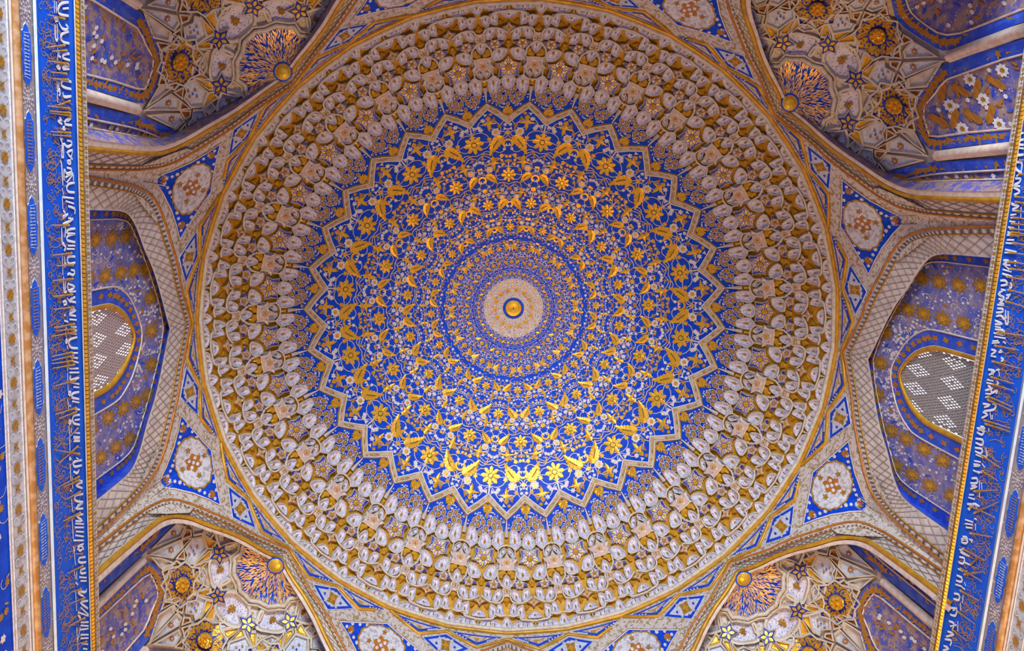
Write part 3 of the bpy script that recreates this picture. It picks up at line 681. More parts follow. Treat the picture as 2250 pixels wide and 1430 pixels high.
SQUINCH_L = {1: 'corner squinch half-dome lit warm gold, with ochre ribs and three gilt bosses', 3: 'corner squinch half-dome with a glint on its blue shell and one whole gilt boss',
             5: 'corner squinch half-dome lit cool white, with two gilt bosses in view', 7: 'corner squinch half-dome with pale ribs and one gilt boss beside a plain grey panel'}
STAR_ANG = [0]
HEX = [(-8.6, .6119, .9), (-9.03, .6341, -.8), (-9.34, .6537, .9), (-9.28, .6796, -.8), (-11.35, .5915, -.8), (-11.62, .6113, .9), (-11.83, .6343, -.8), (-11.97, .6565, .9)]
ROS = [(-10.19, .6129), (-10.47, .655), (-12.81, .6152), (-8.38, .6937), (-13.05, .6616), (-8.31, .6509)]
def squinch(j):
    t = bay_thing('squinch', SQUINCH_L[j], 'squinch', j); arch(t, j)
    m3 = [(lerp(a[0], b[0], .5), lerp(a[1], b[1], .5)) for a, b in zip(LAT, GIN)]
    mb = MB(); tube(mb, [B(S_r, j, *p, -.13) for p in m3], .038, SHELL, 8); putp(mb, 'gilt_roll', t)
    putp(strip(j, GIN, WIN, -.12, -.2, PINK, 2), 'plaster_band', t)
    f = lambda a, r, pr: B(V_r, j, a, r, pr)
    # vault ground
    mb = MB(); cols = [p for p in WIN]; L = len(cols); n = 14
    vs = [f(a, lerp(r-.004, .80, (k/n)**1.25) if r < .6 else lerp(r, .80, k/n), -.075) for k in range(n+1) for a, r in cols]
    mb.add(vs, [(k*L+i, k*L+i+1, (k+1)*L+i+1, (k+1)*L+i) for k in range(n) for i in range(L-1)], PINK, True); putp(mb, 'vault_plaster', t)
    mb = MB(); vs = [B(S_r, j, *p, -.19) for p in WIN]+[B(V_r, j, p[0]*.99, p[1]+.002, -.1) for p in WIN]; mb.add(vs, [(i, i+1, L+i+1, L+i) for i in range(L-1)], PANEL, True); putp(mb, 'arch_reveal', t)
    # blue fluted shell at the crown
    half = [(max(0, a/100+.35), r/10000) for a, r in SQ[0][1]]; half = [h for h in half if h[0] >= .3]
    half = [(0, .4985)]+half; outl = [(-a, r) for a, r in half[:0:-1]]+half
    op = [p for p in WIN if abs(p[0]) < 5.6]
    poly = outl+[(a, r-.002) for a, r in op[::-1]]
    mb = MB(); rings(mb, densify(poly, 2), [(1, .03, BLUE), (.8, .0, BLUE), (.55, .0, BLUE), (.3, .01, BLUE), (0, .02, BLUE)], f, True, (0, .4405)); sh = putp(mb, 'blue_shell', t)
    mb = MB(); rs = random.Random(5)
    for i in range(1500):
        u = rs.uniform(.12, .97); k = rs.uniform(0, len(outl)-1.001); e = outl[int(k)]; e2 = outl[int(k)+1]; e = (lerp(e[0], e2[0], k % 1), lerp(e[1], e2[1], k % 1))
        a, r = lerp(0, e[0], u), lerp(.4405, e[1], u); an = math.atan2((e[0])*rad(1)*.47, e[1]-.4405)
        g = iso_on(V_r, j, a, r); q = .0007+.0010*u
        flat(mb, spin(lens(q*4.6, q*.30, 3), an+rs.uniform(-.35, .35)), g, (GOLD, GOLD, VINE)[i % 3], .035)
    putd2 = putp(mb, 'gold_arabesque', t, 'stuff')
    g = iso_on(V_r, j, 0, .442)
    mb = MB(); rings(mb, [(.0115*x, .0115*y) for x, y in circ[::2]], [(1, .03, BLUE), (1, .05, BLUE), (.84, .055, BLUE), (.82, .055, GOLDB), (.5, .10, GOLDB), (0, .13, GOLDB)], g, True, (0, 0)); putp(mb, 'gilded_knob', t)
    mb = MB(); line_on(V_r, j, densify(outl, 2)[:-2], .035, CREAM, .05, mb); putp(mb, 'scalloped_rib', t)
    o2 = [(a*1.09, lerp(.4405, r, 1.10)) for a, r in outl]; mb = MB(); line_on(V_r, j, densify(o2, 2)[:-2], .018, CREAM, .04, mb); putp(mb, 'outer_rib', t)
    def cell(poly, m, lip, name, deep=.02, orn=None, nsm=1):
        c = cen(poly); pl = closed(poly, nsm) if nsm > 1 else densify(poly, 2)
        sz = max(.004, math.sqrt(abs(sum(p[0]*q[1]-q[0]*p[1] for p, q in zip(poly, poly[1:]+poly[:1])))/2*rad(1)*c[1])); e = lip/sz
        mb = MB(); rings(mb, pl, [(1+e*.95, -.08, RIBC), (1+e*.8, .03, RIBC), (1+e*.08, .036, RIBC), (1-e*.05, .0, RIBC), (1-e*.30, -deep, RIBC if m not in (GOLDB, ORANGE) else m), (1-e*.34, -deep, m), (.4, -deep*1.2, m), (0, -deep*1.2, m)], f, nsm > 1)
        o = putp(mb, name, t)
        g = iso_on(V_r, j, *c)
        if orn:
            mb = MB(); orn(mb, g, sz); putp(mb, orn.__name__, o) if False else link_sub(mb, orn.__name__, o)
    def link_sub(mb, name, o):
        c = mb.center(); q_ = link(name, mb.mesh(name, c), o, c-o.location-t.location); q_['kind'] = 'stuff' if name in ('painted_sprig', 'painted_flower', 'petal_star', 'gilded_blossom') else 'thing'
    def painted_flower(mb, g, sz): flat(mb, star_poly(6, sz*.26, sz*.13), g, ORANGE, .0, .006); flat(mb, star_poly(4, sz*.09, sz*.06), g, VINE, .01)
    def painted_sprig(mb, g, sz):
        for x, y in ((0, .3), (-.22, 0), (.2, .06), (0, -.28)): flat(mb, star_poly(4, sz*.10, sz*.05, 0, x*sz, y*sz), g, ORANGE, .004)
        flat(mb, star_poly(5, sz*.08, sz*.04), g, BLUE, .004)
    def gilded_blossom(mb, g, sz): flat(mb, star_poly(7, sz*.17, sz*.11), g, OCHRE, -.03, .03); flat(mb, star_poly(5, sz*.10, sz*.05, 0, 0, sz*.16), g, OCHRE, -.03, .02)
    def petal_star(mb, g, sz):
        for k in range(5): a_ = k*2*pi/5+STAR_ANG[0]; flat(mb, spin(lens(sz*.44, sz*.12, 4), a_, sz*.10*sin(a_), sz*.10*cos(a_)), g, GOLD, .07)
    for nm, pp in SQ[1:]:
        for s in (1, -1):
            poly = [(s*(a/100+.35), r/10000) for a, r in pp]
            if nm.startswith('dome'): cell(poly, WHITE, .008, 'speckled_hood', .045, gilded_blossom, 2)
            elif nm.startswith('cusp'): cell(poly, ARAB, .006, 'cusp_hood', .04, None, 2)
            elif nm == 'gold': cell(poly, GOLDB, .0055, 'gilded_facet', .02)
            elif nm == 'brown': cell(poly, ORANGE, .0055, 'brown_facet', .02)
            elif nm == 'brownw': cell(poly, SKYW, .0055, 'pale_facet', .02, painted_flower)
            elif nm == 'fish': cell(poly, SKYW, .006, 'pale_hexagon', .025, painted_sprig)
            elif nm == 'kite': cell(poly, SKYW, .006, 'pale_kite', .02, painted_flower)
            elif nm == 'dim': cell(poly, LATT, .007, 'plain_kite', .03)
    cell([(2.6*sin(k*pi/4), .5235+.019*cos(k*pi/4)) for k in range(8)], WHITE, .008, 'speckled_hood', .045, gilded_blossom, 2)
    for d, r in ((3.0, .5245), (-3.0, .5245), (7.6, .4870), (-7.6, .4870)):
        K = rad(1)*r; an = math.atan2(d*rad(1)*r, r-.44)
        STAR_ANG[0] = an+.63; poly = [(d+x/K, r+y) for x, y in star_poly(5, .0145, .0075, an+.63)]
        cell(poly, NIGHT, .0028, 'star_plate', -.05, petal_star)
    for d, r in ((0, .5785), (8.1, .5485), (-8.1, .5485)):       # the gilt bosses on their eight-pointed plates
        K = rad(1)*r; g = iso_on(V_r, j, d, r)
        mb = MB(); rings(mb, star_poly(8, .0285, .0235), [(1.14, -.05, CREAM), (1.12, .05, CREAM), (1.02, .05, CREAM), (1.0, .02, NIGHT), (.5, .02, NIGHT), (0, .02, NIGHT)], g, False, (0, 0))
        for i in range(330):
            q, an = .0105+.0125*rs.random()**.7, rs.uniform(0, 6.3); flat(mb, spin(lens(.0046, .0011, 3), an+.7*(i % 3-1), q*sin(an), q*cos(an)), g, (GOLD, GOLD, OCHRE)[i % 3], .028)
        pl = putp(mb, 'star_plate', t)
        mb = MB(); rings(mb, [(.0105*x, .0105*y) for x, y in circ[::2]], [(1, .02, SHELL), (.95, .10, SHELL), (.6, .14, GOLDB), (0, .13, GOLDB)], g, True, (0, 0))
        for k in range(8): flat2 = rings(mb, [(.0072*sin(k*pi/4)+.0029*x, .0072*cos(k*pi/4)+.0029*y) for x, y in circ[::5]], [(1, .10, GOLDB), (.8, .17, GOLDB), (.4, .20, GOLDB), (0, .205, GOLDB)], g, True, (.0072*sin(k*pi/4), .0072*cos(k*pi/4)))
        rings(mb, [(.0036*x, .0036*y) for x, y in circ[::4]], [(1, .14, GOLDB), (.6, .2, GOLDB), (0, .22, GOLDB)], g, True, (0, 0))
        putp(mb, 'gilded_boss', t)
    # lower painted panels with their frames
    PANS = [('A', [(6.4, .76), (6.15, .70), (6.1, .6289), (6.8, .6062), (8.0, .5864), (9.5, .5703), (11.8, .5609), (13.1, .5598), (14.3, .5665), (14.5, .5815), (14.65, .63), (14.8, .6578), (15.1, .76)],
             [(7.6, .76), (7.5, .70), (7.55, .6250), (8.0, .612), (8.5, .6030), (9.4, .5827), (10.6, .5761), (11.8, .574), (12.8, .573), (13.1, .5835), (13.3, .62), (13.6, .6614), (13.9, .76)]),
            ('B', [(5.1, .80), (5.1, .7391), (5.0, .651), (4.8, .638), (4.2, .6315), (2.3, .6190), (.9, .6120), (0, .6105), (-.9, .6120), (-2.3, .6190), (-4.2, .6315), (-4.8, .638), (-5.0, .651), (-5.1, .7391), (-5.1, .80)],
             [(4.2, .80), (4.2, .7493), (4.0, .6698), (3.6, .6530), (3.0, .6440), (1.9, .6370), (.8, .6320), (0, .6300), (-.8, .6320), (-1.9, .6370), (-3.0, .6440), (-3.6, .6530), (-4.0, .6698), (-4.2, .7493), (-4.2, .80)]),
            ('C', [(17.1, .4915), (16.1, .5081), (15.85, .5327), (15.8, .5602), (16.2, .6469), (16.4, .72), (18.6, .72), (18.4, .60), (18.05, .545), (17.7, .524), (17.2, .509)],
             [(17.9, .521), (17.5, .523), (17.3, .5547), (17.3, .5701), (17.5, .6393), (17.6, .72), (18.5, .72), (18.3, .60), (18.1, .555), (18.0, .54), (17.95, .53)])]
    for nm, o_, i_ in PANS:
        for s in ((1, -1) if nm != 'B' else (1,)):
            oo = [(s*a, r) for a, r in o_]; ii = [(s*a, r) for a, r in i_]
            mb = MB(); n = len(oo)
            vs = [f(*p, .03) for p in oo]+[f(lerp(p[0], q[0], .5), lerp(p[1], q[1], .5), .03) for p, q in zip(oo, ii)]+[f(*q, .0) for q in ii]; mb.add(vs, [(k*n+i, k*n+(i+1) % n, (k+1)*n+(i+1) % n, (k+1)*n+i) for k in (0, 1) for i in range(n)], BORD); pan = putp(mb, 'panel_border', t)
            c = cen(ii); mb = MB(); rings(mb, densify(ii, 2), [(1, .0, PANEL), (.7, -.02, PANEL), (.35, -.02, PANEL), (0, -.02, PANEL)], f, False, c)
            rp = random.Random(11+ord(nm)); lo_, hi_ = min(a for a, r in ii), max(a for a, r in ii)
            inside = lambda a, r: sum((p[1] > r) != (q[1] > r) and a < (q[0]-p[0])*(r-p[1])/(q[1]-p[1])+p[0] for p, q in zip(ii, ii[1:]+ii[:1])) % 2
            tries = 0; put_ = 0
            while tries < 400 and put_ < (60 if nm != 'C' else 16):
                tries += 1; a, r = rp.uniform(lo_, hi_), rp.uniform(.5, .74)
                if not inside(a+s*.3, r) or not inside(a-s*.3, r) or not inside(a, r+.008) or not inside(a, r-.008): continue
                put_ += 1; g = iso_on(V_r, j, a, r)
                if put_ % 3 == 1: flat(mb, star_poly(6, .0034, .0022, put_), g, PALE, .006)
                else: flat(mb, spin(lens(.010, .0018, 3), put_*1.9), g, (ORANGE, BORD)[put_ % 2], .004)
            pp_ = putp(mb, 'painted_panel', t)
            if nm == 'A' and s == -1 and j == 1:
                for hd, hr, ha in HEX:
                    mb = MB(); g = iso_on(V_r, j, hd, hr); flat(mb, spin([(0, .0135), (.0042, .009), (.0042, -.009), (0, -.0135), (-.0042, -.009), (-.0042, .009)], ha), g, OCHRE, .008); flat(mb, spin([(0, .012), (.0032, .008), (.0032, -.008), (0, -.012), (-.0032, -.008), (-.0032, .008)], ha), g, ORANGE, .011); link_sub(mb, 'orange_lozenge', pp_)
                for hd, hr in ROS:
                    mb = MB(); g = iso_on(V_r, j, hd, hr); flat(mb, star_poly(9, .0085, .0062), g, PALE, .008); flat(mb, star_poly(6, .0035, .0025), g, OCHRE, .012); link_sub(mb, 'white_rosette', pp_)
            mb = MB(); tube(mb, [f(*p, .015) for p in ii], .014, PINK, 5, True); putp(mb, 'panel_line', t)
            mb = MB(); nfl = 64
            for k in range(nfl):
                x = k/nfl*n; i = int(x); p = lambda i: ((oo[i % n][0]+ii[i % n][0])/2, (oo[i % n][1]+ii[i % n][1])/2); a, b = p(i), p(i+1); q = (lerp(a[0], b[0], x-i), lerp(a[1], b[1], x-i))
                if q[1] < .74: flat(mb, star_poly(4, .0048, .0026, k), iso_on(V_r, j, *q), (ORANGE, OCHRE)[k % 2], .036); flat(mb, spin(lens(.009, .0016, 3), k*2.1), iso_on(V_r, j, q[0], q[1]), CURL2, .034)
            putp(mb, 'border_scroll', t, 'stuff')
    # cream ribs that gather into the piers between the panels
    for s in (1, -1):
        for d, r0, d1 in ((5.55, .640, 5.75), (15.15, .571, 15.5)):
            mb = MB(); pts = [(d, r0), (lerp(d, d1, .3), r0+.03), (lerp(d, d1, .6), r0+.09), (d1, .76)]
            for off, rr_ in ((0, .06), (.35, .03), (-.35, .03)): tube(mb, [f(s*(a+off), r, .05) for a, r in pts], rr_, PINK, 6)
            putp(mb, 'gathered_pier', t)
    return t
for j in (1, 3, 5, 7): squinch(j)

GRIL = mat('grey_screen', (0.20, 0.18, 0.17), 0.6, 0, (0.34, 0.31, 0.30), 60); GRIL2 = mat('pinkish_screen', (0.30, 0.22, 0.20), 0.6, 0, (0.42, 0.33, 0.31), 60)
SKYL = mat('daylit_glass', (0.9, 0.92, 0.95), 0.4, emit=(0.9, 0.95, 1, 1.1))
ALC = {0: 'blue painted window alcove with a large daylit lattice beside the right inscription band', 4: 'blue painted window alcove with a half-hidden lattice beside the left inscription band',
       2: 'arch crown at the upper edge of the view above the gilt rim', 6: 'beaded arch crown at the lower edge of the view below the gilt rim'}
def alcove(j):
    t = bay_thing('alcove', ALC[j], 'alcove', j); arch(t, j)
    f = lambda a, r, pr: B(N_r, j, a, r, pr)
    if j in (2, 6): 
        cols = [p for p in BLU if abs(p[0]) < 17]
        mb = MB(); L = len(cols); vs = [f(a, r+.004+.02*k, .0) for k in range(4) for a, r in cols]; mb.add(vs, [(k*L+i, k*L+i+1, (k+1)*L+i+1, (k+1)*L+i) for k in range(3) for i in range(L-1)], FIELD, True); putp(mb, 'alcove_wall', t); return
    c0 = .1 if j == 4 else -.9; dr0 = .003 if j == 4 else -.005
    INN = full([(0, .4545), (3.4, .4605), (6.6, .4705), (9.4, .482), (12, .495), (14.3, .509), (15.9, .522), (16.4, .538), (16.45, .556), (16.45, .6), (16.4, .645)])
    wl = sm([(-8.1, .66), (-8.1, .60), (-8.05, .56), (-7.9, .5275), (-7.2, .514), (-5.6, .500), (-3, .4885), (0, .4820), (3, .4885), (5.6, .500), (7.2, .514), (7.9, .5275), (8.05, .56), (8.1, .60), (8.1, .66)], 3); wl = [(a+c0, r+dr0) for a, r in wl]
    def shrink(k, dr): return [((a-c0)*k+c0, r+dr) for a, r in wl]
    gl = shrink(.745, .0085); gr = shrink(.65, .0130); gr0 = gr
    mb = MB(); L = len(BLU); vs = []
    mb = MB(); L = len(BLU); vs = [B(S_r, j, *p, -.15) for p in BLU]+[B(N_r, j, p[0]*.995, p[1]+.001, .0) for p in BLU]
    mb.add(vs, [(i, i+1, L+i+1, L+i) for i in range(L-1)], BORD, True); putp(mb, 'arch_reveal', t)
    putp(strip(j, BLU, INN, 0, 0, BORD, 3, N_r), 'blue_border', t)
    mb = MB()
    for k in range(46):
        a, b = curve_at(BLU, (k+.5)/46), curve_at(INN, (k+.5)/46); q = (lerp(a[0], b[0], .6), lerp(a[1], b[1], .6)); flat(mb, star_poly(5, .0042, .0025, k), iso_on(N_r, j, *q), (ORANGE, OCHRE)[k % 2], .01)
    putp(mb, 'border_flower', t, 'stuff')
    mb = MB(); tube(mb, [f(*p, .0) for p in INN], .011, PINK, 5); putp(mb, 'inner_line', t)
    # painted field up to the window frame
    mb = MB(); M2 = [curve_at(wl, i/(len(INN)-1)) for i in range(len(INN))]; n = 8; L = len(INN)
    vs = [f(lerp(a[0], b[0], k/n), lerp(a[1], b[1], k/n), -.005) for k in range(n+1) for a, b in zip(INN, M2)]; mb.add(vs, [(k*L+i, k*L+i+1, (k+1)*L+i+1, (k+1)*L+i) for k in range(n) for i in range(L-1)], FIELD, True); fld = putp(mb, 'painted_field', t)
    stars = [(c0*.3, .4685+dr0), (5.1+c0*.3, .471+dr0), (-5.1+c0*.3, .471+dr0)]
    for s in (1, -1): stars += [(s*9.4+c0*.5, .482+dr0), (s*9.5+c0*.5, .499+dr0), (s*9.5+c0*.6, .518+dr0), (s*9.5+c0*.7, .541+dr0), (s*9.6+c0*.7, .566+dr0), (s*14.2+c0*.4, .519+dr0), (s*14.1+c0*.4, .5395+dr0), (s*14.1+c0*.4, .563+dr0), (s*14.1, .590+dr0)]
    for a, r in stars:
        mb = MB(); flat(mb, star_poly(8, .0115, .0068), iso_on(N_r, j, a, r), OCHRE, .006); flat(mb, star_poly(6, .0045, .0028), iso_on(N_r, j, a, r), GOLD, .01); putp(mb, 'gold_star', t)
    mb = MB(); rq = random.Random(31+j); n = 0
    for i in range(460):
        u, v = rq.random(), rq.random(); a, b = curve_at(INN, u), curve_at(wl, u); q = (lerp(a[0], b[0], v), lerp(a[1], b[1], v))
        if q[1] > .62 or any(math.hypot((q[0]-x)*rad(1)*y, q[1]-y) < .0125 for x, y in stars): continue
        g = iso_on(N_r, j, *q)
        if i % 3: flat(mb, star_poly(5, .0020+.0006*(i % 2), .0013, i), g, PALE, .004)
        elif i % 2: flat(mb, spin(lens(.010, .0015, 3), i*1.7), g, (OCHRE, BORD)[i % 4 == 1], .003)
        else: ribbon(mb, [(.004*sin(s_*.5), .004*cos(s_*.5)) for s_ in range(8)], .0008, g, PALE, .004)
    putp(mb, 'painted_blossom', t, 'stuff')
    putp(strip(j, wl, gl, 0, .0, BORD, 2, N_r), 'window_border', t); mb = MB(); tube(mb, [f(*p, .01) for p in wl], .012, PINK, 5); putp(mb, 'window_line', t)
    mb = MB()
    for k in range(30):
        a, b = curve_at(wl, (k+.5)/30), curve_at(gl, (k+.5)/30); q = ((a[0]+b[0])/2, (a[1]+b[1])/2); flat(mb, star_poly(4, .0045, .0028, k), iso_on(N_r, j, *q), (OCHRE, ORANGE)[k % 2], .008)
    putp(mb, 'window_border_flower', t, 'stuff')
    # the window: gilt frame and pierced screen, open to the daylight behind it
    w = tag(link('window_1' if j == 4 else 'window_2', None, None, W(f(c0, .55, 0))), 'window with pierced grey-brown screen, half hidden behind the inscription band' if j == 4 else 'window with pierced grey screen bright with daylight', None, None, 'structure')
    mb = MB(); L = len(gl); vs = [f(*p, .01) for p in gl]+[f(*p, .05) for p in shrink(.715, .0098)]+[f(*p, .03) for p in shrink(.68, .0115)]+[f(*p, -.06) for p in gr]
    mb.add(vs, [(k*L+i, k*L+i+1, (k+1)*L+i+1, (k+1)*L+i) for k in range(3) for i in range(L-1)], SHELL, True); putp(mb, 'window_frame', w)
    mb = MB(); SCR = GRIL if j == 0 else GRIL2
    top_at = lambda a: min((abs(p[0]-a), p[1]) for p in densify(gr0, 5))[1]
    da, dr = .215, .0032; na = int(5.5/da); per = 13
    for ia in range(-na, na):
        for ir in range(52):
            a = c0+(ia+.5)*da; r = .490+ir*dr
            if r < top_at(a)-.004: continue
            x, y = ia % per-6, ir % per-6
            hole = (abs(x)+abs(y) <= 4 and (x+y) % 2 == 0 and (x, y) != (0, 0) and (abs(x)+abs(y) >= 2)) or False
            edge_ = abs(ia+.5) > na-3.2
            big = edge_ and ir % 3 == 0 and abs(abs(ia+.5)-(na-1.5)) < .6
            if edge_: hole = big
            e = da/2; q = [(a-e, r-dr/2), (a+e, r-dr/2), (a+e, r+dr/2), (a-e, r+dr/2)]
            pr = -.06-.006*((ia+ir) % 2)
            if not hole: mb.add([f(*p, pr) for p in q], [(0, 1, 2, 3)], SCR)
            else:
                k = 1.0 if big else .86; h = [(a-e*k*.72, r-dr*.40*k), (a+e*k*.72, r-dr*.44*k), (a+e*k*.72, r+dr*.40*k), (a-e*k*.72, r+dr*.44*k)]
                mb.add([f(*p, pr) for p in q]+[f(*p, pr) for p in h], [(0, 1, 5, 4), (1, 2, 6, 5), (2, 3, 7, 6), (3, 0, 4, 7)], SCR)
    s_ = putp(mb, 'pierced_screen', w); s_['kind'] = 'stuff'
    mb = MB(); n = 8; vs = []
    vs = [f(c0+x*6.5, y, -.45) for y in (.48, .53, .58, .64, .70) for x in (-1, -.5, 0, .5, 1)]; mb.add(vs, [(r*5+i, r*5+i+1, (r+1)*5+i+1, (r+1)*5+i) for r in range(4) for i in range(4)], SKYL); putp(mb, 'daylit_pane', w)
    return t
for j in (0, 4, 2, 6): alcove(j)

# ---------------------------------------------------------------- strapwork ring under the rim and the eight corner kites
sw = thing('strapwork_ring', 'ring of gilt zigzag straps with small blue lozenges just outside the rim', 'strapwork', loc=W(B(S_r, 0, 0, .43)))
LOZ = [(11.5, .4165), (7.0, .4285), (11.4, .4440), (15.9, .4270)]
TRI = [(.9, .4125), (5.7, .4232), (10.6, .4125)]; TRI2 = [(12.4, .4118), (16.6, .4218), (21.3, .4118)]
def fS(j): return lambda a, r, pr: B(S_r, j, a, r, pr)
for j in range(8):
    f = fS(j)
    for s in (1, -1):
        poly = [(s*a, r) for a, r in LOZ]; mb = MB(); rings(mb, densify(poly, 3), [(1, .004, PALE), (.94, .02, PALE), (.9, .02, BLUE), (.72, .02, BLUE), (.66, .02, SKYW), (.3, .02, SKYW), (0, .02, SKYW)], f); lz = putp(mb, 'lozenge_panel', sw)
        g = iso_on(S_r, j, s*11.45, .4293); mb = MB(); flat(mb, star_poly(4, .0088, .0052, .78), g, OCHRE, .03); flat(mb, star_poly(4, .0055, .0024), g, GOLD, .04)
        for k in range(8): flat(mb, star_poly(4, .0022, .0012, k), lambda x, y, pr, k=k, g=g: g(x+.0125*sin(k*pi/4), y*1+.0095*cos(k*pi/4), pr), (NIGHT, VINE)[k % 2], .03)
        c = mb.center(); link('gold_quatrefoil', mb.mesh('gold_quatrefoil', c), lz, c-lz.location-sw.location)
        for T_ in (TRI, TRI2):
            poly = [(s*a, r) for a, r in T_]; mb = MB(); rings(mb, densify(poly, 5), [(1.0, .004, PALE), (.97, .02, PALE), (.95, .02, BLUE), (.62, .022, BLUE), (.58, .022, OCHRE), (.2, .024, ARAB), (0, .024, GOLD)], f, False, (s*T_[1][0], lerp(.4125, T_[1][1], .36)))
            for k in range(10): flat(mb, star_poly(5, .0014, .0008, k), iso_on(S_r, j, s*lerp(T_[0][0], T_[1][0], .22+k*.075) if k < 6 else s*lerp(T_[2][0], T_[1][0], .22+(k-6)*.12), lerp(.4135, T_[1][1], (.22+k*.075) if k < 6 else .22+(k-6)*.12)-.0012), PALE, .03)
            putp(mb, 'triangle_panel', sw)
    mb = MB(); tube(mb, [f(a, r, .012) for a, r in densify([(-22.5, .4108), (-16.6, .4245), (-11.5, .4142), (-5.7, .4262), (0, .4150), (5.7, .4262), (11.5, .4142), (16.6, .4245), (22.5, .4108)], 2)[:-2]], .027, SHELL, 6); putp(mb, 'gilt_strap', sw)
KL = ['below the top right squinch', 'right of the top arch crown', 'left of the top arch crown', 'below the top left squinch', 'above the bottom left squinch', 'left of the bottom arch crown', 'right of the bottom arch crown', 'above the bottom right squinch']
for j in range(8):
    k = thing('kite_panel', 'blue kite panel with a white scalloped medallion, '+KL[j], 'panel', 'kite panels between the arches', W(B(S_r, j, 22.5, .46)))
    f = fS(j)
    half = [(22.5, .5085), (24.3, .488), (26.4, .470), (28.6, .457), (30.6, .4480), (26.6, .4365), (22.5, .4262)]
    poly = half+[(45-a, r) for a, r in half[-2:0:-1]]
    mb = MB(); rings(mb, densify(poly, 3), [(1.05, .004, OCHRE), (1.03, .025, OCHRE), (1.01, .025, PALE), (.985, .025, PALE), (.96, .012, BLUE), (.6, .012, BLUE), (0, .012, BLUE)], f, False, (22.5, .455)); putp(mb, 'blue_field', k)
    mb = MB(); mp = []
    for i in range(64):
        an = i*2*pi/64; q = 1+.055*abs(sin(an*7)); y = cos(an); x = sin(an)*(1.0-.12*y); mp.append((22.5+4.15*x*q, .4545+.0235*y*q))
    rings(mb, mp, [(1.0, .010, OCHRE), (1.0, .028, OCHRE), (.93, .03, OCHRE), (.91, .03, MEDW), (.5, .03, MEDW), (0, .03, MEDW)], f, False, (22.5, .4545)); putp(mb, 'scalloped_medallion', k)
    mb = MB(); g = iso_on(S_r, j, 22.5, .4535)
    for q in range(6): flat(mb, spin(lens(.0125, .0042, 4), q*pi/3+.3), g, ORANGE, .036)
    for q in range(4): flat(mb, star_poly(6, .0026, .002, 0, .0062*sin(q*pi/2+.8), .0062*cos(q*pi/2+.8)), g, PALE, .042)
    flat(mb, star_poly(6, .0028, .002), g, SKYW, .042)
    for q in range(4): flat(mb, star_poly(5, .0045, .0022, q, .0175*sin(q*pi/2), .0165*cos(q*pi/2)), g, OCHRE, .036)
    putp(mb, 'brown_bouquet', k)
    for (a, r) in ((22.5, .4945), (28.4, .4505), (16.6, .4505)):
        mb = MB(); g = iso_on(S_r, j, a, r); flat(mb, star_poly(8, .0052, .0042), g, ORANGE, .02); flat(mb, star_poly(6, .0025, .0016), g, OCHRE, .026); putp(mb, 'corner_flower', k)
    mb = MB(); rr_ = random.Random(j)
    for q in range(30):
        u = (q % 10+.7)/10.5
        a, r = ((lerp(22.5, 30, u), lerp(.500, .4495, u**.8)-.003) if q < 10 else (lerp(22.5, 15, u), lerp(.500, .4495, u**.8)-.003) if q < 20 else (lerp(15.6, 29.4, u), .4305+.0145*abs(u-.5)*2))
        if q < 20: a += (1.2 if q < 10 else -1.2)*-.6*sin(pi*u)
        flat(mb, star_poly(6, .0030-.0008*(q % 2), .0019, q), iso_on(S_r, j, a, r), PALE, .02)
    putp(mb, 'white_blossom', k, 'stuff')
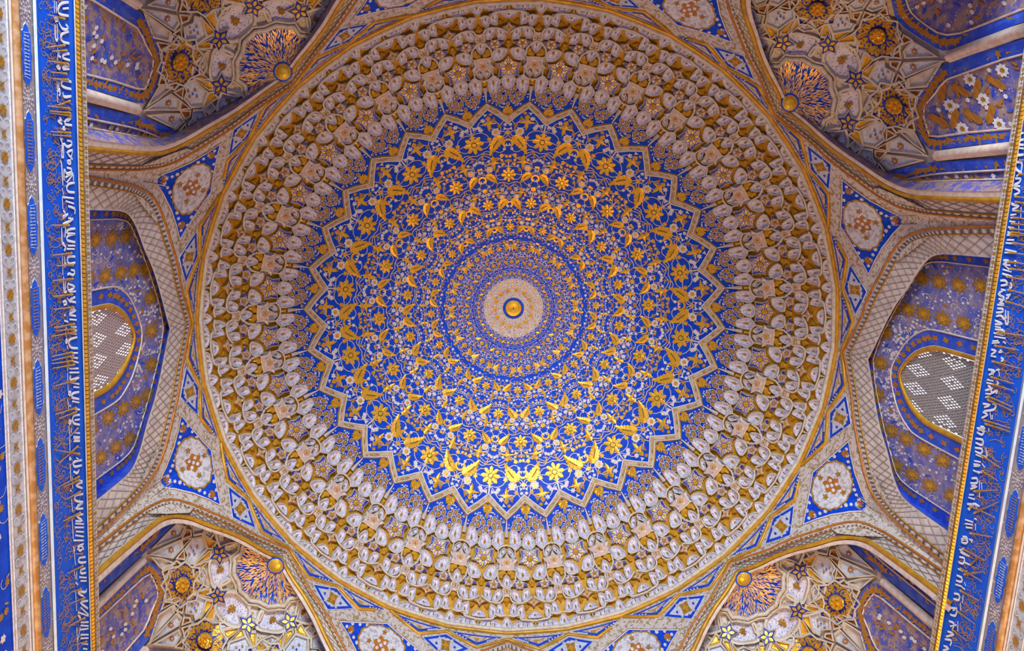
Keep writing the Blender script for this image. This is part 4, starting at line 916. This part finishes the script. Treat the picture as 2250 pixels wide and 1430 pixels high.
LET = {4:[[(-3761,8442),(-3715,8301),(-3651,8235),(-3608,8257),(-3630,8434)],[(-3705,8439),(-3672,8323)],[(-3712,8166),(-3598,8160)],[(-3715,8203),(-3606,8196)],[(-3535,8365),(-3521,8415),(-3488,8375),(-3484,8300),(-3516,8252),(-3538,8241)],[(-3542,8149),(-3548,8229),(-3522,8167)],[(-3512,8203),(-3368,8206)],[(-3498,8166),(-3355,8169),(-3362,8206)],[(-3480,8426),(-3437,8309),(-3387,8269),(-3359,8317),(-3369,8433)],[(-3307,8203),(-3166,8195)],[(-3252,8236),(-3217,8210),(-3208,8259)],[(-3269,8427),(-3244,8323),(-3208,8296),(-3208,8436)],[(-3123,8229),(-3102,8179),(-3092,8227),(-3119,8241)],[(-3155,8420),(-3125,8316),(-3102,8290),(-3123,8419)],[(-3002,8451),(-2990,8283),(-2943,8256),(-2928,8331),(-2932,8447)],[(-2862,8443),(-2837,8300),(-2884,8277)],[(-2979,8171),(-2771,8171)],[(-2973,8208),(-2872,8189)],[(-2902,8228),(-2886,8203),(-2864,8226),(-2836,8200)],[(-2634,8188),(-2615,8237),(-2589,8173),(-2572,8247)],[(-2552,8296),(-2523,8256),(-2527,8308)],[(-2654,8431),(-2625,8339),(-2577,8298),(-2578,8440)],[(-2648,8431),(-2607,8351)],[(-2424,8200),(-2383,8236),(-2243,8215)],[(-2435,8189),(-2428,8251)],[(-2421,8327),(-2416,8418),(-2383,8416),(-2358,8336),(-2378,8261),(-2258,8254),(-2255,8216)],[(-2333,8440),(-2301,8333),(-2242,8435)],[(-2333,8440),(-2234,8395)],[(-2224,8342),(-2221,8394),(-2194,8379),(-2204,8328),(-2224,8342)],[(-2152,8312),(-2143,8403),(-2110,8388),(-2094,8308),(-2131,8259),(-2028,8253)],[(-2210,8188),(-2179,8211),(-1976,8225)],[(-1951,8211),(-1881,8232)],[(-2055,8280),(-2099,8427),(-2027,8436)],[(-2086,8426),(-2004,8303)],[(-2008,8462),(-1992,8342),(-1952,8300),(-1914,8337),(-1910,8457)],[(-1861,8205),(-1850,8440)],[(-1861,8205),(-1746,8211)],[(-1823,8267),(-1797,8437)],[(-1771,8316),(-1745,8448),(-1692,8445)],[(-1733,8211),(-1694,8260),(-1656,8206),(-1693,8312)],[(-1654,8309),(-1639,8415)],[(-1643,8415),(-1612,8307),(-1595,8203)],[(-1570,8176),(-1408,8179),(-1406,8217)],[(-1569,8201),(-1561,8252),(-1464,8234)],[(-1543,8450),(-1534,8303),(-1501,8288),(-1489,8447)],[(-1489,8447),(-1475,8299),(-1430,8284),(-1403,8442)],[(-1376,8294),(-1369,8440)],[(-1395,8191),(-1366,8241),(-1328,8213)],[(-1345,8266),(-1336,8425)],[(-1255,8434),(-1264,8300),(-1226,8272),(-1190,8310),(-1195,8431)],[(-1211,8206),(-1189,8244),(-1172,8204),(-1199,8193)],[(-1298,8173),(-1089,8173)],[(-1283,8210),(-1217,8219)],[(-1129,8333),(-1109,8412),(-1071,8383),(-1091,8304),(-1081,8264)],[(-1075,8185),(-923,8189),(-917,8241)],[(-1032,8222),(-933,8216)],[(-995,8259),(-947,8404),(-920,8281),(-995,8259)],[(-905,8293),(-897,8428)],[(-838,8411),(-819,8289),(-782,8422)],[(-858,8238),(-797,8301)],[(-814,8157),(-821,8210),(-792,8234),(-787,8169)],[(-723,8297),(-701,8417),(-678,8281),(-640,8414)],[(-723,8297),(-658,8280)],[(-625,8278),(-597,8425)],[(-689,8202),(-673,8175)],[(-627,8172),(-602,8250)],[(-570,8195),(-502,8244)],[(-547,8300),(-522,8421)],[(-513,8298),(-481,8419)],[(-547,8194),(-452,8202)],[(-519,8285),(-491,8420)],[(-481,8269),(-450,8417)],[(-434,8187),(-414,8226),(-392,8198),(-427,8187)],[(-369,8210),(-324,8234)],[(-414,8429),(-416,8293),(-383,8251),(-326,8301),(-295,8437)],[(-269,8311),(-246,8434)],[(-235,8202),(-98,8208)],[(-214,8241),(-120,8236)],[(-227,8282),(-191,8431)],[(-190,8293),(-140,8442)],[(-85,8207),(108,8209)],[(-117,8249),(-78,8439)],[(-76,8247),(-33,8451)],[(-43,8272),(11,8269),(23,8448)],[(32,8267),(92,8444)],[(128,8208),(134,8262),(165,8246),(135,8208)],[(92,8319),(127,8442)],[(176,8439),(161,8315),(195,8285),(253,8435)],[(236,8283),(288,8433)],[(186,8192),(302,8212)],[(264,8227),(285,8253)],[(326,8306),(369,8443)],[(425,8440),(399,8315),(433,8286),(482,8311),(531,8434)],[(474,8437),(451,8326)],[(418,8205),(446,8258),(463,8216),(418,8205)],[(473,8202),(638,8220)],[(508,8254),(564,8251)],[(579,8305),(623,8429)],[(617,8289),(665,8427)],[(656,8301),(700,8425)],[(603,8208),(759,8213)],[(669,8287),(710,8425)],[(634,8288),(675,8426)],[(861,8332),(893,8386)],[(818,8223),(831,8195),(844,8236)],[(930,8456),(898,8315),(913,8273),(955,8312),(987,8453)],[(883,8206),(1069,8209)],[(990,8269),(1039,8350),(1011,8394)],[(1037,8238),(1168,8245)],[(1103,8304),(1165,8458)],[(1179,8457),(1157,8315),(1244,8453)],[(1162,8190),(1186,8216)],[(1314,8464),(1271,8309),(1296,8280),(1345,8333),(1401,8460)],[(1395,8330),(1408,8459),(1413,8301),(1474,8456)],[(1270,8212),(1421,8231)],[(1539,8452),(1497,8311),(1606,8434),(1543,8280)],[(1486,8213),(1725,8228)],[(1571,8278),(1654,8461)],[(1608,8262),(1691,8459)],[(1663,8287),(1742,8456)],[(1700,8271),(1793,8453)],[(1739,8227),(1837,8451)],[(1876,8304),(1870,8391),(1940,8446)],[(1796,8224),(1866,8248)],[(1813,8228),(2024,8256)],[(1874,8445),(1855,8320),(1921,8372),(1910,8443)],[(2042,8478),(1992,8354),(2014,8325),(2060,8378),(2105,8489)],[(2081,8226),(2177,8248)],[(2106,8279),(2204,8274)],[(2170,8472),(2138,8360),(2186,8386),(2226,8483)],[(2202,8329),(2290,8494)],[(2258,8354),(2326,8492)],[(2218,8246),(2273,8298)],[(2316,8240),(2553,8255)],[(2412,8488),(2441,8457),(2343,8294),(2413,8346),(2463,8413)],[(2571,8508),(2498,8341),(2658,8504)],[(2554,8338),(2738,8514)],[(2582,8281),(2753,8514)],[(2610,8279),(2682,8331),(2695,8275)],[(2725,8329),(2825,8510)],[(2761,8327),(2869,8508)],[(2810,8324),(2898,8506)],[(2867,8321),(2971,8502)],[(2910,8319),(3008,8500)],[(2736,8245),(3007,8258)],[(2782,8326),(2893,8264)],[(2983,8343),(3073,8482)],[(3057,8368),(3123,8465)]],0:[[(3084,8506),(3081,8543)],[(3013,8491),(3005,8546),(2966,8547),(2955,8478)],[(2928,8549),(2916,8470)],[(2890,8550),(2851,8542),(2852,8456)],[(2775,8544),(2764,8465),(2668,8454)],[(2730,8544),(2697,8537),(2655,8442)],[(2601,8536),(2598,8448),(2554,8467),(2530,8540),(2515,8440)],[(2504,8544),(2483,8471),(2451,8435),(2426,8517)],[(2626,8522),(2643,8468)],[(2349,8529),(2323,8524),(2303,8413),(2271,8512)],[(2205,8528),(2219,8433)],[(2179,8522),(2174,8433)],[(2140,8533),(2136,8434)],[(2258,8510),(2258,8422)],[(2074,8539),(2071,8439)],[(2022,8537),(2019,8438)],[(1989,8540),(1987,8431)],[(2143,8378),(2015,8350)],[(2297,8373),(2169,8355)],[(2054,8514),(2057,8417)],[(2028,8528),(2002,8503),(1989,8335)],[(1916,8386),(1890,8381)],[(1936,8528),(1941,8411)],[(1902,8541),(1902,8403)],[(1830,8535),(1814,8345)],[(1797,8538),(1808,8344)],[(1710,8539),(1711,8439),(1671,8530),(1667,8410)],[(1659,8508),(1620,8419)],[(1716,8362),(1705,8331),(1685,8346)],[(1671,8352),(1667,8322)],[(1565,8527),(1540,8363),(1502,8345)],[(1611,8527),(1597,8375)],[(1484,8540),(1492,8451),(1455,8423),(1432,8519)],[(1487,8371),(1437,8340),(1420,8376)],[(1393,8510),(1388,8428)],[(1384,8467),(1336,8538),(1308,8431)],[(1345,8520),(1282,8425)],[(1338,8407),(1343,8359),(1315,8373),(1298,8408)],[(1370,8355),(1345,8340)],[(1284,8527),(1274,8443),(1247,8498),(1231,8414),(1216,8532)],[(1176,8524),(1182,8433),(1148,8436),(1128,8534)],[(1088,8525),(1106,8447),(1075,8380),(1107,8347)],[(1181,8383),(1040,8352),(1045,8314),(1174,8342)],[(1040,8535),(1018,8407),(1000,8526)],[(974,8520),(976,8418)],[(943,8513),(951,8373),(903,8342)],[(900,8525),(900,8361)],[(862,8506),(874,8316)],[(805,8525),(828,8426)],[(783,8530),(812,8403)],[(835,8347),(816,8303)],[(709,8524),(710,8442),(656,8513)],[(641,8520),(645,8427)],[(734,8385),(722,8342),(705,8399)],[(654,8348),(635,8303),(615,8339)],[(481,8527),(485,8412),(424,8503)],[(494,8498),(441,8424)],[(530,8361),(450,8323)],[(502,8396),(521,8338)],[(365,8522),(376,8409)],[(330,8525),(341,8412)],[(387,8360),(368,8325),(340,8360)],[(239,8526),(289,8431),(301,8497)],[(306,8415),(236,8420),(286,8328),(249,8340)],[(206,8519),(223,8417)],[(166,8510),(182,8418)],[(83,8535),(101,8411),(49,8505)],[(124,8374),(126,8313),(64,8340),(9,8497)],[(-9,8514),(-14,8428),(-81,8520)],[(22,8394),(-50,8357)],[(7,8348),(-45,8337)],[(-180,8519),(-170,8436),(-231,8552)],[(-153,8376),(-192,8367)],[(-212,8534),(-222,8445)],[(-215,8577),(-195,8451),(-262,8472),(-259,8567)],[(-338,8573),(-316,8448),(-376,8446),(-382,8564)],[(-443,8562),(-419,8437),(-476,8447),(-479,8554)],[(-512,8534),(-505,8394)],[(-487,8410),(-488,8340),(-410,8358)],[(-385,8375),(-481,8342)],[(-592,8541),(-569,8427)],[(-632,8544),(-609,8430),(-653,8539)],[(-576,8402),(-605,8349)],[(-644,8375),(-665,8347)],[(-701,8540),(-699,8421)],[(-707,8515),(-676,8379)],[(-803,8542),(-771,8453),(-822,8441),(-862,8553)],[(-887,8535),(-858,8433),(-927,8538)],[(-780,8368),(-861,8338)],[(-777,8404),(-963,8363)],[(-1001,8546),(-967,8457)],[(-1034,8551),(-1014,8434)],[(-1116,8557),(-1087,8442),(-1170,8533)],[(-1175,8507),(-1072,8445),(-1063,8340)],[(-1074,8409),(-1114,8353)],[(-1305,8552),(-1278,8411)],[(-1348,8542),(-1307,8405)],[(-1387,8521),(-1347,8408)],[(-1226,8399),(-1223,8352)],[(-1274,8364),(-1346,8348)],[(-1514,8555),(-1489,8461),(-1568,8568)],[(-1494,8436),(-1479,8366)],[(-1549,8572),(-1514,8456),(-1565,8481),(-1585,8564)],[(-1487,8413),(-1508,8372)],[(-1681,8580),(-1679,8382)],[(-1626,8492),(-1700,8551),(-1682,8406)],[(-1769,8560),(-1742,8466),(-1810,8476),(-1833,8559)],[(-1912,8554),(-1897,8456)],[(-1785,8456),(-1772,8361)],[(-1856,8403),(-1903,8368)],[(-1996,8560),(-1981,8462),(-2030,8464),(-2061,8558)],[(-2111,8560),(-2075,8441)],[(-2002,8408),(-2035,8376)],[(-2083,8439),(-2083,8377)],[(-2225,8560),(-2193,8465),(-2257,8463),(-2290,8558)],[(-2158,8397),(-2251,8389)],[(-2268,8422),(-2355,8403)],[(-2412,8569),(-2377,8474),(-2462,8480),(-2498,8576)],[(-2429,8539),(-2356,8466)],[(-2585,8582),(-2563,8483),(-2634,8493)],[(-2631,8546),(-2552,8434)],[(-2496,8422),(-2612,8395)],[(-2716,8579),(-2680,8457),(-2789,8589)],[(-2832,8606),(-2779,8486),(-2851,8496)],[(-2920,8612),(-2894,8512),(-2979,8612)]]}
ASC = {4:[[-3556,8027,-3591,8368],[-3256,7997,-3342,8354],[-3238,8090,-3299,8390],[-3137,8025,-3174,8422],[-3042,8067,-3073,8377],[-2983,8075,-3022,8413],[-2746,8170,-2822,8428],[-2717,7976,-2745,8423],[-2672,8009,-2700,8421],[-2677,8021,-2699,8434],[-2658,8008,-2675,8446],[-2484,8033,-2506,8423],[-2455,8055,-2474,8421],[-1594,7979,-1585,8345],[-1303,7986,-1301,8383],[-1196,8053,-1177,8403],[-1056,7971,-1036,8395],[-901,7974,-876,8372],[-771,7978,-742,8392],[-591,7968,-567,8396],[-555,7990,-512,8393],[-509,7938,-480,8405],[-311,7914,-278,8339],[-272,7911,-239,8364],[-240,7909,-186,8348],[-192,7919,-140,8373],[-5,7957,31,8391],[285,7940,326,8389],[345,8013,368,8387],[605,8154,551,8405],[653,7943,850,8431],[803,7986,744,8394],[1049,7997,1087,8404],[1081,8048,1128,8416],[1234,8119,1262,8423],[1438,8027,1493,8411],[1900,8263,1974,8425],[2033,8070,2114,8432],[2276,8135,2356,8377],[2386,8102,2498,8454],[2620,8063,2728,8442],[2911,8208,3028,8470]],0:[[2801,8445,2805,8522],[2643,8299,2651,8508],[2391,8245,2413,8514],[2335,8232,2355,8501],[2241,8212,2258,8471],[2172,8197,2186,8504],[2109,8184,2121,8509],[2056,8191,2062,8516],[2002,8179,2003,8503],[2011,8181,2029,8489],[1899,8157,1913,8444],[1799,8135,1807,8480],[1700,8132,1708,8478],[1630,8117,1633,8422],[1536,8115,1544,8462],[1391,8102,1403,8412],[1254,8072,1276,8424],[952,8044,920,8488],[789,8084,769,8496],[602,8043,590,8498],[423,8080,415,8480],[348,8064,341,8443],[176,8065,191,8494],[138,8057,151,8485],[-55,8034,-89,8496],[-93,8026,-123,8467],[-520,8098,-484,8446],[-769,8087,-932,8489],[-1074,8064,-1117,8520],[-885,8040,-1178,8434],[-1299,8059,-1421,8452],[-672,8108,-655,8408],[-1605,8138,-1646,8538],[-1849,8130,-1886,8534],[-2080,8125,-2135,8478],[-2367,8132,-2392,8471],[-2624,8219,-2647,8516],[-1545,8175,-1772,8361],[-1741,8131,-1926,8449]]}
# ---------------------------------------------------------------- the two side walls with their inscription bands
AW = 4.97
def Wl(j, x, z, out=0.0):       # x along the wall, z up, out = towards the room
    a = PH+rad(45*j); n, t = (cos(a), sin(a)), (-sin(a), cos(a)); k = AW-out
    q = k/AW if z > 5 and out > 0 else 1; return (n[0]*k+t[0]*x*q, n[1]*k+t[1]*x*q, z*q)
LILAC = mat('lilac_dotted_paint', (0.34, 0.30, 0.33), 0.55, 0, (0.28, 0.25, 0.32), 6, dots=16, dotcol=(0.66, 0.62, 0.66), dotr=0.24)
BRIGHT = mat('bright_blue_band', (0.004, 0.10, 0.72), 0.5, 0, (0.006, 0.12, 0.78), 3, spec=0.25)
LETTER = mat('white_letter', (0.72, 0.75, 0.84), 0.5); CURL = mat('brown_curl', (0.40, 0.24, 0.14), 0.5, 0, (0.34, 0.20, 0.13), 5)
ICE = mat('pale_ice_blue', (0.55, 0.66, 0.76), 0.5, 0, (0.48, 0.58, 0.68), 8); PANW = mat('pale_panel_paint', (0.52, 0.55, 0.60), 0.5, 0, (0.40, 0.38, 0.38), 9, 0.45, 0.62)
BROWNG = mat('worn_gilding', (0.40, 0.19, 0.05), 0.5, 0.15, (0.56, 0.36, 0.2), 10, 0.42, 0.62)
ROPE = ARABD = None
def wall(j, name, dz, dlab, blab):
    wl = tag(link(name, None, None, W(Wl(j, 0, 3.5))), None, None, None, 'structure')
    X0, X1 = -5.2, 5.2
    zm = (lambda x, z: 8.606-.0247*(x-1)-(8.555-z)*.92 if z > 6 else z) if j == 0 else (lambda x, z: z)
    g = lambda x, z, o: Wl(j, x, zm(x, z), o)
    fx = lambda x0, z0: (lambda x, y, pr: g(x0+x, z0+y, pr))
    def sheet(z0, z1, o0, o1, m, nm, par, k=1):
        mb = MB(); n = 20; vs = [g(lerp(X0, X1, i/n), lerp(z0, z1, q/k), lerp(o0, o1, q/k)) for q in range(k+1) for i in range(n+1)]
        mb.add(vs, [(q*(n+1)+i, q*(n+1)+i+1, (q+1)*(n+1)+i+1, (q+1)*(n+1)+i) for q in range(k) for i in range(n)], m); return putp(mb, nm, par)
    sheet(-1.6, 7.08, 0, 0, BLUE, 'painted_wall', wl)
    sheet(8.745, 8.76, .05, -.45, PINK, 'ledge_top', wl)
    # lower floral field
    rw = random.Random(40+j); mb = MB()
    for i in range(700):
        x, z = rw.uniform(-4.2, 4.2), rw.uniform(5.6, 7.04); s = rw.choice((.03, .045, .06))
        if i % 4 == 0: flat(mb, star_poly(8, s, s*.6, i), fx(x, z), OCHRE, .006)
        elif i % 4 == 1: flat(mb, spin(lens(s*2.6, s*.42, 4), i*1.9), fx(x, z), CURL, .005)
        elif i % 4 == 2: flat(mb, star_poly(6, s*.8, s*.55, i), fx(x, z), PALE, .007)
        else: ribbon(mb, [(s*1.8*sin(v*.6), s*1.8*cos(v*.6)) for v in range(8)], .008, fx(x, z), VINE, .004)
    putp(mb, 'painted_flower', wl, 'stuff')
    # pale panel strip with orange rosettes
    sheet(7.08, 7.40, .01, .01, PANW, 'pale_strip', wl)
    for z_ in (7.09, 7.135, 7.36, 7.395): mb = MB(); tube(mb, [g(X0, z_, .015), g(X1, z_, .015)], .008, PALE, 4); putp(mb, 'strip_line', wl)
    for i in range(46):
        x = -4.6+.2*i
        mb = MB(); fl = fx(x, 7.25)
        if i % 2 == 0: flat(mb, star_poly(8, .058, .043), fl, OCHRE, .02)
        else: flat(mb, [(-.045, .05), (0, .012), (.045, .05), (.025, 0), (.045, -.05), (0, -.012), (-.045, -.05), (-.025, 0)], fl, OCHRE, .02)
        putp(mb, 'orange_rosette', wl)
        mb = MB()
        for s in (1, -1): ribbon(mb, [(.1+.035*cos(v), s*(.055+.03*sin(v))) for v in [q*.7 for q in range(7)]], .016, fl, ICE, .018)
        putp(mb, 'pale_scroll', wl)
    # worn gilt moulding
    mb = MB(); tube(mb, [g(X0, 7.46, .02), g(0, 7.455, .02), g(X1, 7.45, .02)], .05, BROWNG, 8, flat=.6); putp(mb, 'worn_moulding', wl)
    for z_ in (7.405, 7.512): mb = MB(); tube(mb, [g(X0, z_, .03), g(X1, z_, .03)], .012, PINK, 5); putp(mb, 'moulding_fillet', wl)
    # dotted strip with cartouches
    sheet(7.50, 7.78, .01, .01, LILAC, 'dotted_strip', wl)
    for i in range(-6, 6):
        x = -.06+i*.7665+.0; zc = 7.648
        if j == 0: x = -.2-(i+.0)*.7575+.02
        half = [(-.27, 0), (-.24, .035), (-.2, .05), (-.19, .07), (-.11, .075), (-.04, .072), (0, .09), (.04, .072), (.11, .075), (.19, .07), (.2, .05), (.24, .035), (.27, 0)]
        poly = half+[(a, -b) for a, b in half[-2:0:-1]]; fl = fx(x, zc)
        mb = MB(); rings(mb, poly, [(1.06, .012, PINK), (1.02, .022, PINK), (1, .022, BRIGHT), (.5, .022, BRIGHT), (0, .022, BRIGHT)], fl, False, (0, 0)); ct = putp(mb, 'blue_cartouche', wl)
        mb = MB()
        for q in range(26):
            u = -.19+.38*q/25; s = (q % 2)*2-1; m = ICE if (i % 2 == 0) else CURL
            ribbon(mb, [(u+.012*s*v, -.045+.09*v+.008*sin(q+4*v)) for v in (0, .25, .5, .75, 1)], .006, fl, m, .026)
        c = mb.center(); o = link('small_script', mb.mesh('small_script', c), ct, c-ct.location-wl.location); o['kind'] = 'stuff'
        mb = MB(); f2 = fx(x+.383, zc)
        for r_, k in ((.03, 6), (.065, 10), (.095, 12)):
            for q in range(k): flat(mb, star_poly(4, .012, .008, q, r_*1.05*sin(q*2*pi/k), min(.08, max(-.08, r_*cos(q*2*pi/k)))), f2, PALE, .018)
        flat(mb, star_poly(6, .02, .014), f2, PALE, .02); putp(mb, 'dotted_rosette', wl)
    mb = MB(); mb.add([g(X0, 7.775, .03), g(X1, 7.775, .03), g(X1, 7.825, .05), g(X0, 7.825, .05), g(X1, 7.84, .0), g(X0, 7.84, .0)], [(0, 1, 2, 3), (3, 2, 4, 5)], ICE); putp(mb, 'pale_fillet', wl)
    # the inscription
    band = thing('inscription_band', blab, 'inscription', None, W(Wl(j, 0, 8.2)))
    sheet(7.82, 8.56, .0, .0, BRIGHT, 'blue_ground', band, 2)
    mb = MB(); rc_ = random.Random(60+j)
    for i in range(760):
        x, z = rc_.uniform(-4.3, 4.3), rc_.uniform(7.90, 8.27); s = rc_.uniform(.02, .05); t0 = rc_.uniform(0, 6); d = rc_.choice((1, -1))
        ribbon(mb, [(s*(1-.5*v/9)*sin(t0+d*v*.55), s*1.1*(1-.5*v/9)*cos(t0+d*v*.55)) for v in range(10)], .0075, fx(x, z), CURL, .006)
        if i % 4 == 0: ribbon(mb, [(0, 0), (rc_.uniform(-.06, .06), .1), (rc_.uniform(-.05, .05), .2)], .010, fx(x, z), CURL, .007)
    putp(mb, 'brown_scroll', band, 'stuff')
    for pl in LET[j]:
        pts = [(a/1000, b/1000) for a, b in pl]
        if len(pts) > 2: pts = sm(pts, 3)
        mb = MB(); w = .026 if len(pl) > 2 else .022; n = len(pts); vs = []
        for i, p in enumerate(pts):
            a, b = pts[max(0, i-1)], pts[min(n-1, i+1)]; dx, dy = b[0]-a[0], b[1]-a[1]; l = math.hypot(dx, dy) or 1; k = w*.5*(.8+.35*sin(pi*i/(n-1)))
            for s, o in ((1, .006), (.7, .016), (-.7, .016), (-1, .006)): vs.append(Wl(j, p[0]-dy/l*k*s, p[1]+dx/l*k*s, o))
        mb.add(vs, [(4*i+q, 4*i+q+1, 4*i+q+5, 4*i+q+4) for i in range(n-1) for q in range(3)], LETTER); putp(mb, 'white_letter', band)
    for a, b, c, d in ASC[j]:
        p, q = (a/1000, b/1000), (c/1000, d/1000); dx, dy = q[0]-p[0], q[1]-p[1]; l = math.hypot(dx, dy); ux, uy = dx/l, dy/l; mb = MB()
        for t0, t1, w0, w1, m in ((0, .5, .004, .008, CURL), (.5, .9, .008, .013, OCHRE), (.9, 1.0, .017, .002, GOLDB)):
            P0, P1 = (p[0]+dx*t0, p[1]+dy*t0), (p[0]+dx*t1, p[1]+dy*t1)
            mb.add([Wl(j, P0[0]-uy*w0, P0[1]+ux*w0, .018), Wl(j, P0[0]+uy*w0, P0[1]-ux*w0, .018), Wl(j, P1[0]+uy*w1, P1[1]-ux*w1, .02), Wl(j, P1[0]-uy*w1, P1[1]+ux*w1, .02), Wl(j, *P0, .026), Wl(j, *P1, .028)], [(0, 4, 5, 3), (4, 1, 2, 5)], m)
        putp(mb, 'gilt_ascender', band)
    # rope moulding and dotted cornice along the ledge
    rp = thing('rope_moulding', dlab, 'moulding', None, W(Wl(j, 0, 8.65)))
    mb = MB(); pts = []; nseg = 230
    for i in range(nseg):
        x = lerp(X0, X1, i/nseg); x2 = lerp(X0, X1, (i+.8)/nseg); vs = []
        for xx in (x, x2): vs += [g(xx, 8.555, .0), g(xx, 8.57, .05), g(xx, 8.625, .07), g(xx, 8.66, .03)]
        mb.add(vs, [(q, q+1, q+5, q+4) for q in range(3)]+[(0, 1, 2, 3), (4, 5, 6, 7)], ROPE)
    mb.add([g(X0, 8.557, .0), g(X1, 8.557, .0), g(X1, 8.62, .05), g(X0, 8.62, .05), g(X1, 8.66, .02), g(X0, 8.66, .02)], [(0, 1, 2, 3), (3, 2, 4, 5)], OCHRE)
    o = putp(mb, 'gilt_bead', rp); o['kind'] = 'stuff'
    sheet(8.655, 8.752, .045, .06, ARABD, 'dotted_cornice', rp)
    mb = MB(); tube(mb, [g(X0, 8.555, .02), g(X1, 8.555, .02)], .010, PINK, 4); putp(mb, 'pale_fillet', rp)
    mb = MB(); n = 104
    for i in range(n):
        x = lerp(X0, X1, (i+.5)/n); f2 = fx(x, 8.704)
        for q in range(4): flat(mb, star_poly(4, .016, .010, q, .026*sin(q*pi/2+.785), .026*cos(q*pi/2+.785)), f2, PALE, .075)
        flat(mb, [(.05, .03), (.05+.018, 0), (.05, -.03), (.05-.018, 0)], f2, OCHRE, .072)
    putp(mb, 'cornice_blossom', rp, 'stuff')
ROPE = mat('rope_gold', (0.80, 0.42, 0.02), 0.35, 0.5, (0.62, 0.28, 0.015), 12, 0.4, 0.65); ARABD = mat('cornice_ground', (0.42, 0.35, 0.28), 0.5, 0, (0.30, 0.22, 0.12), 14)
wall(4, 'wall_left', 0.0, 'gilt rope moulding with dotted cornice crossing in front of the half-hidden lattice window', 'blue inscription band below the half-hidden lattice window, white letters with gold ascenders')
wall(0, 'wall_right', 0, 'bright gilt rope moulding with dotted cornice along the large daylit lattice window', 'slanting blue inscription band below the large daylit window, white letters and brown strokes')
# the hall beyond: an unseen far wall added to shut out sky light from that side, and the floor
mb = MB(); vs = [(x, y, z) for x, y in ((5.2, -6.8), (-5.2, -6.8)) for z in (-1.6, 10.6)]
mb.add(vs, [(0, 1, 3, 2)], mat('warm_far_wall', (0.42, 0.30, 0.16), 0.6, 0, (0.30, 0.2, 0.12), 2)); link('wall_back_unseen', mb.mesh('wall_back_unseen'))['kind'] = 'structure'
# floor
mb = MB(); mb.add([(-9, -9, -1.6), (9, -9, -1.6), (9, 9, -1.6), (-9, 9, -1.6)], [(0, 1, 2, 3)], mat('floor_stone', (0.45, 0.42, 0.38), 0.6, 0, (0.38, 0.34, 0.3), 2))
link('floor', mb.mesh('floor'))['kind'] = 'structure'
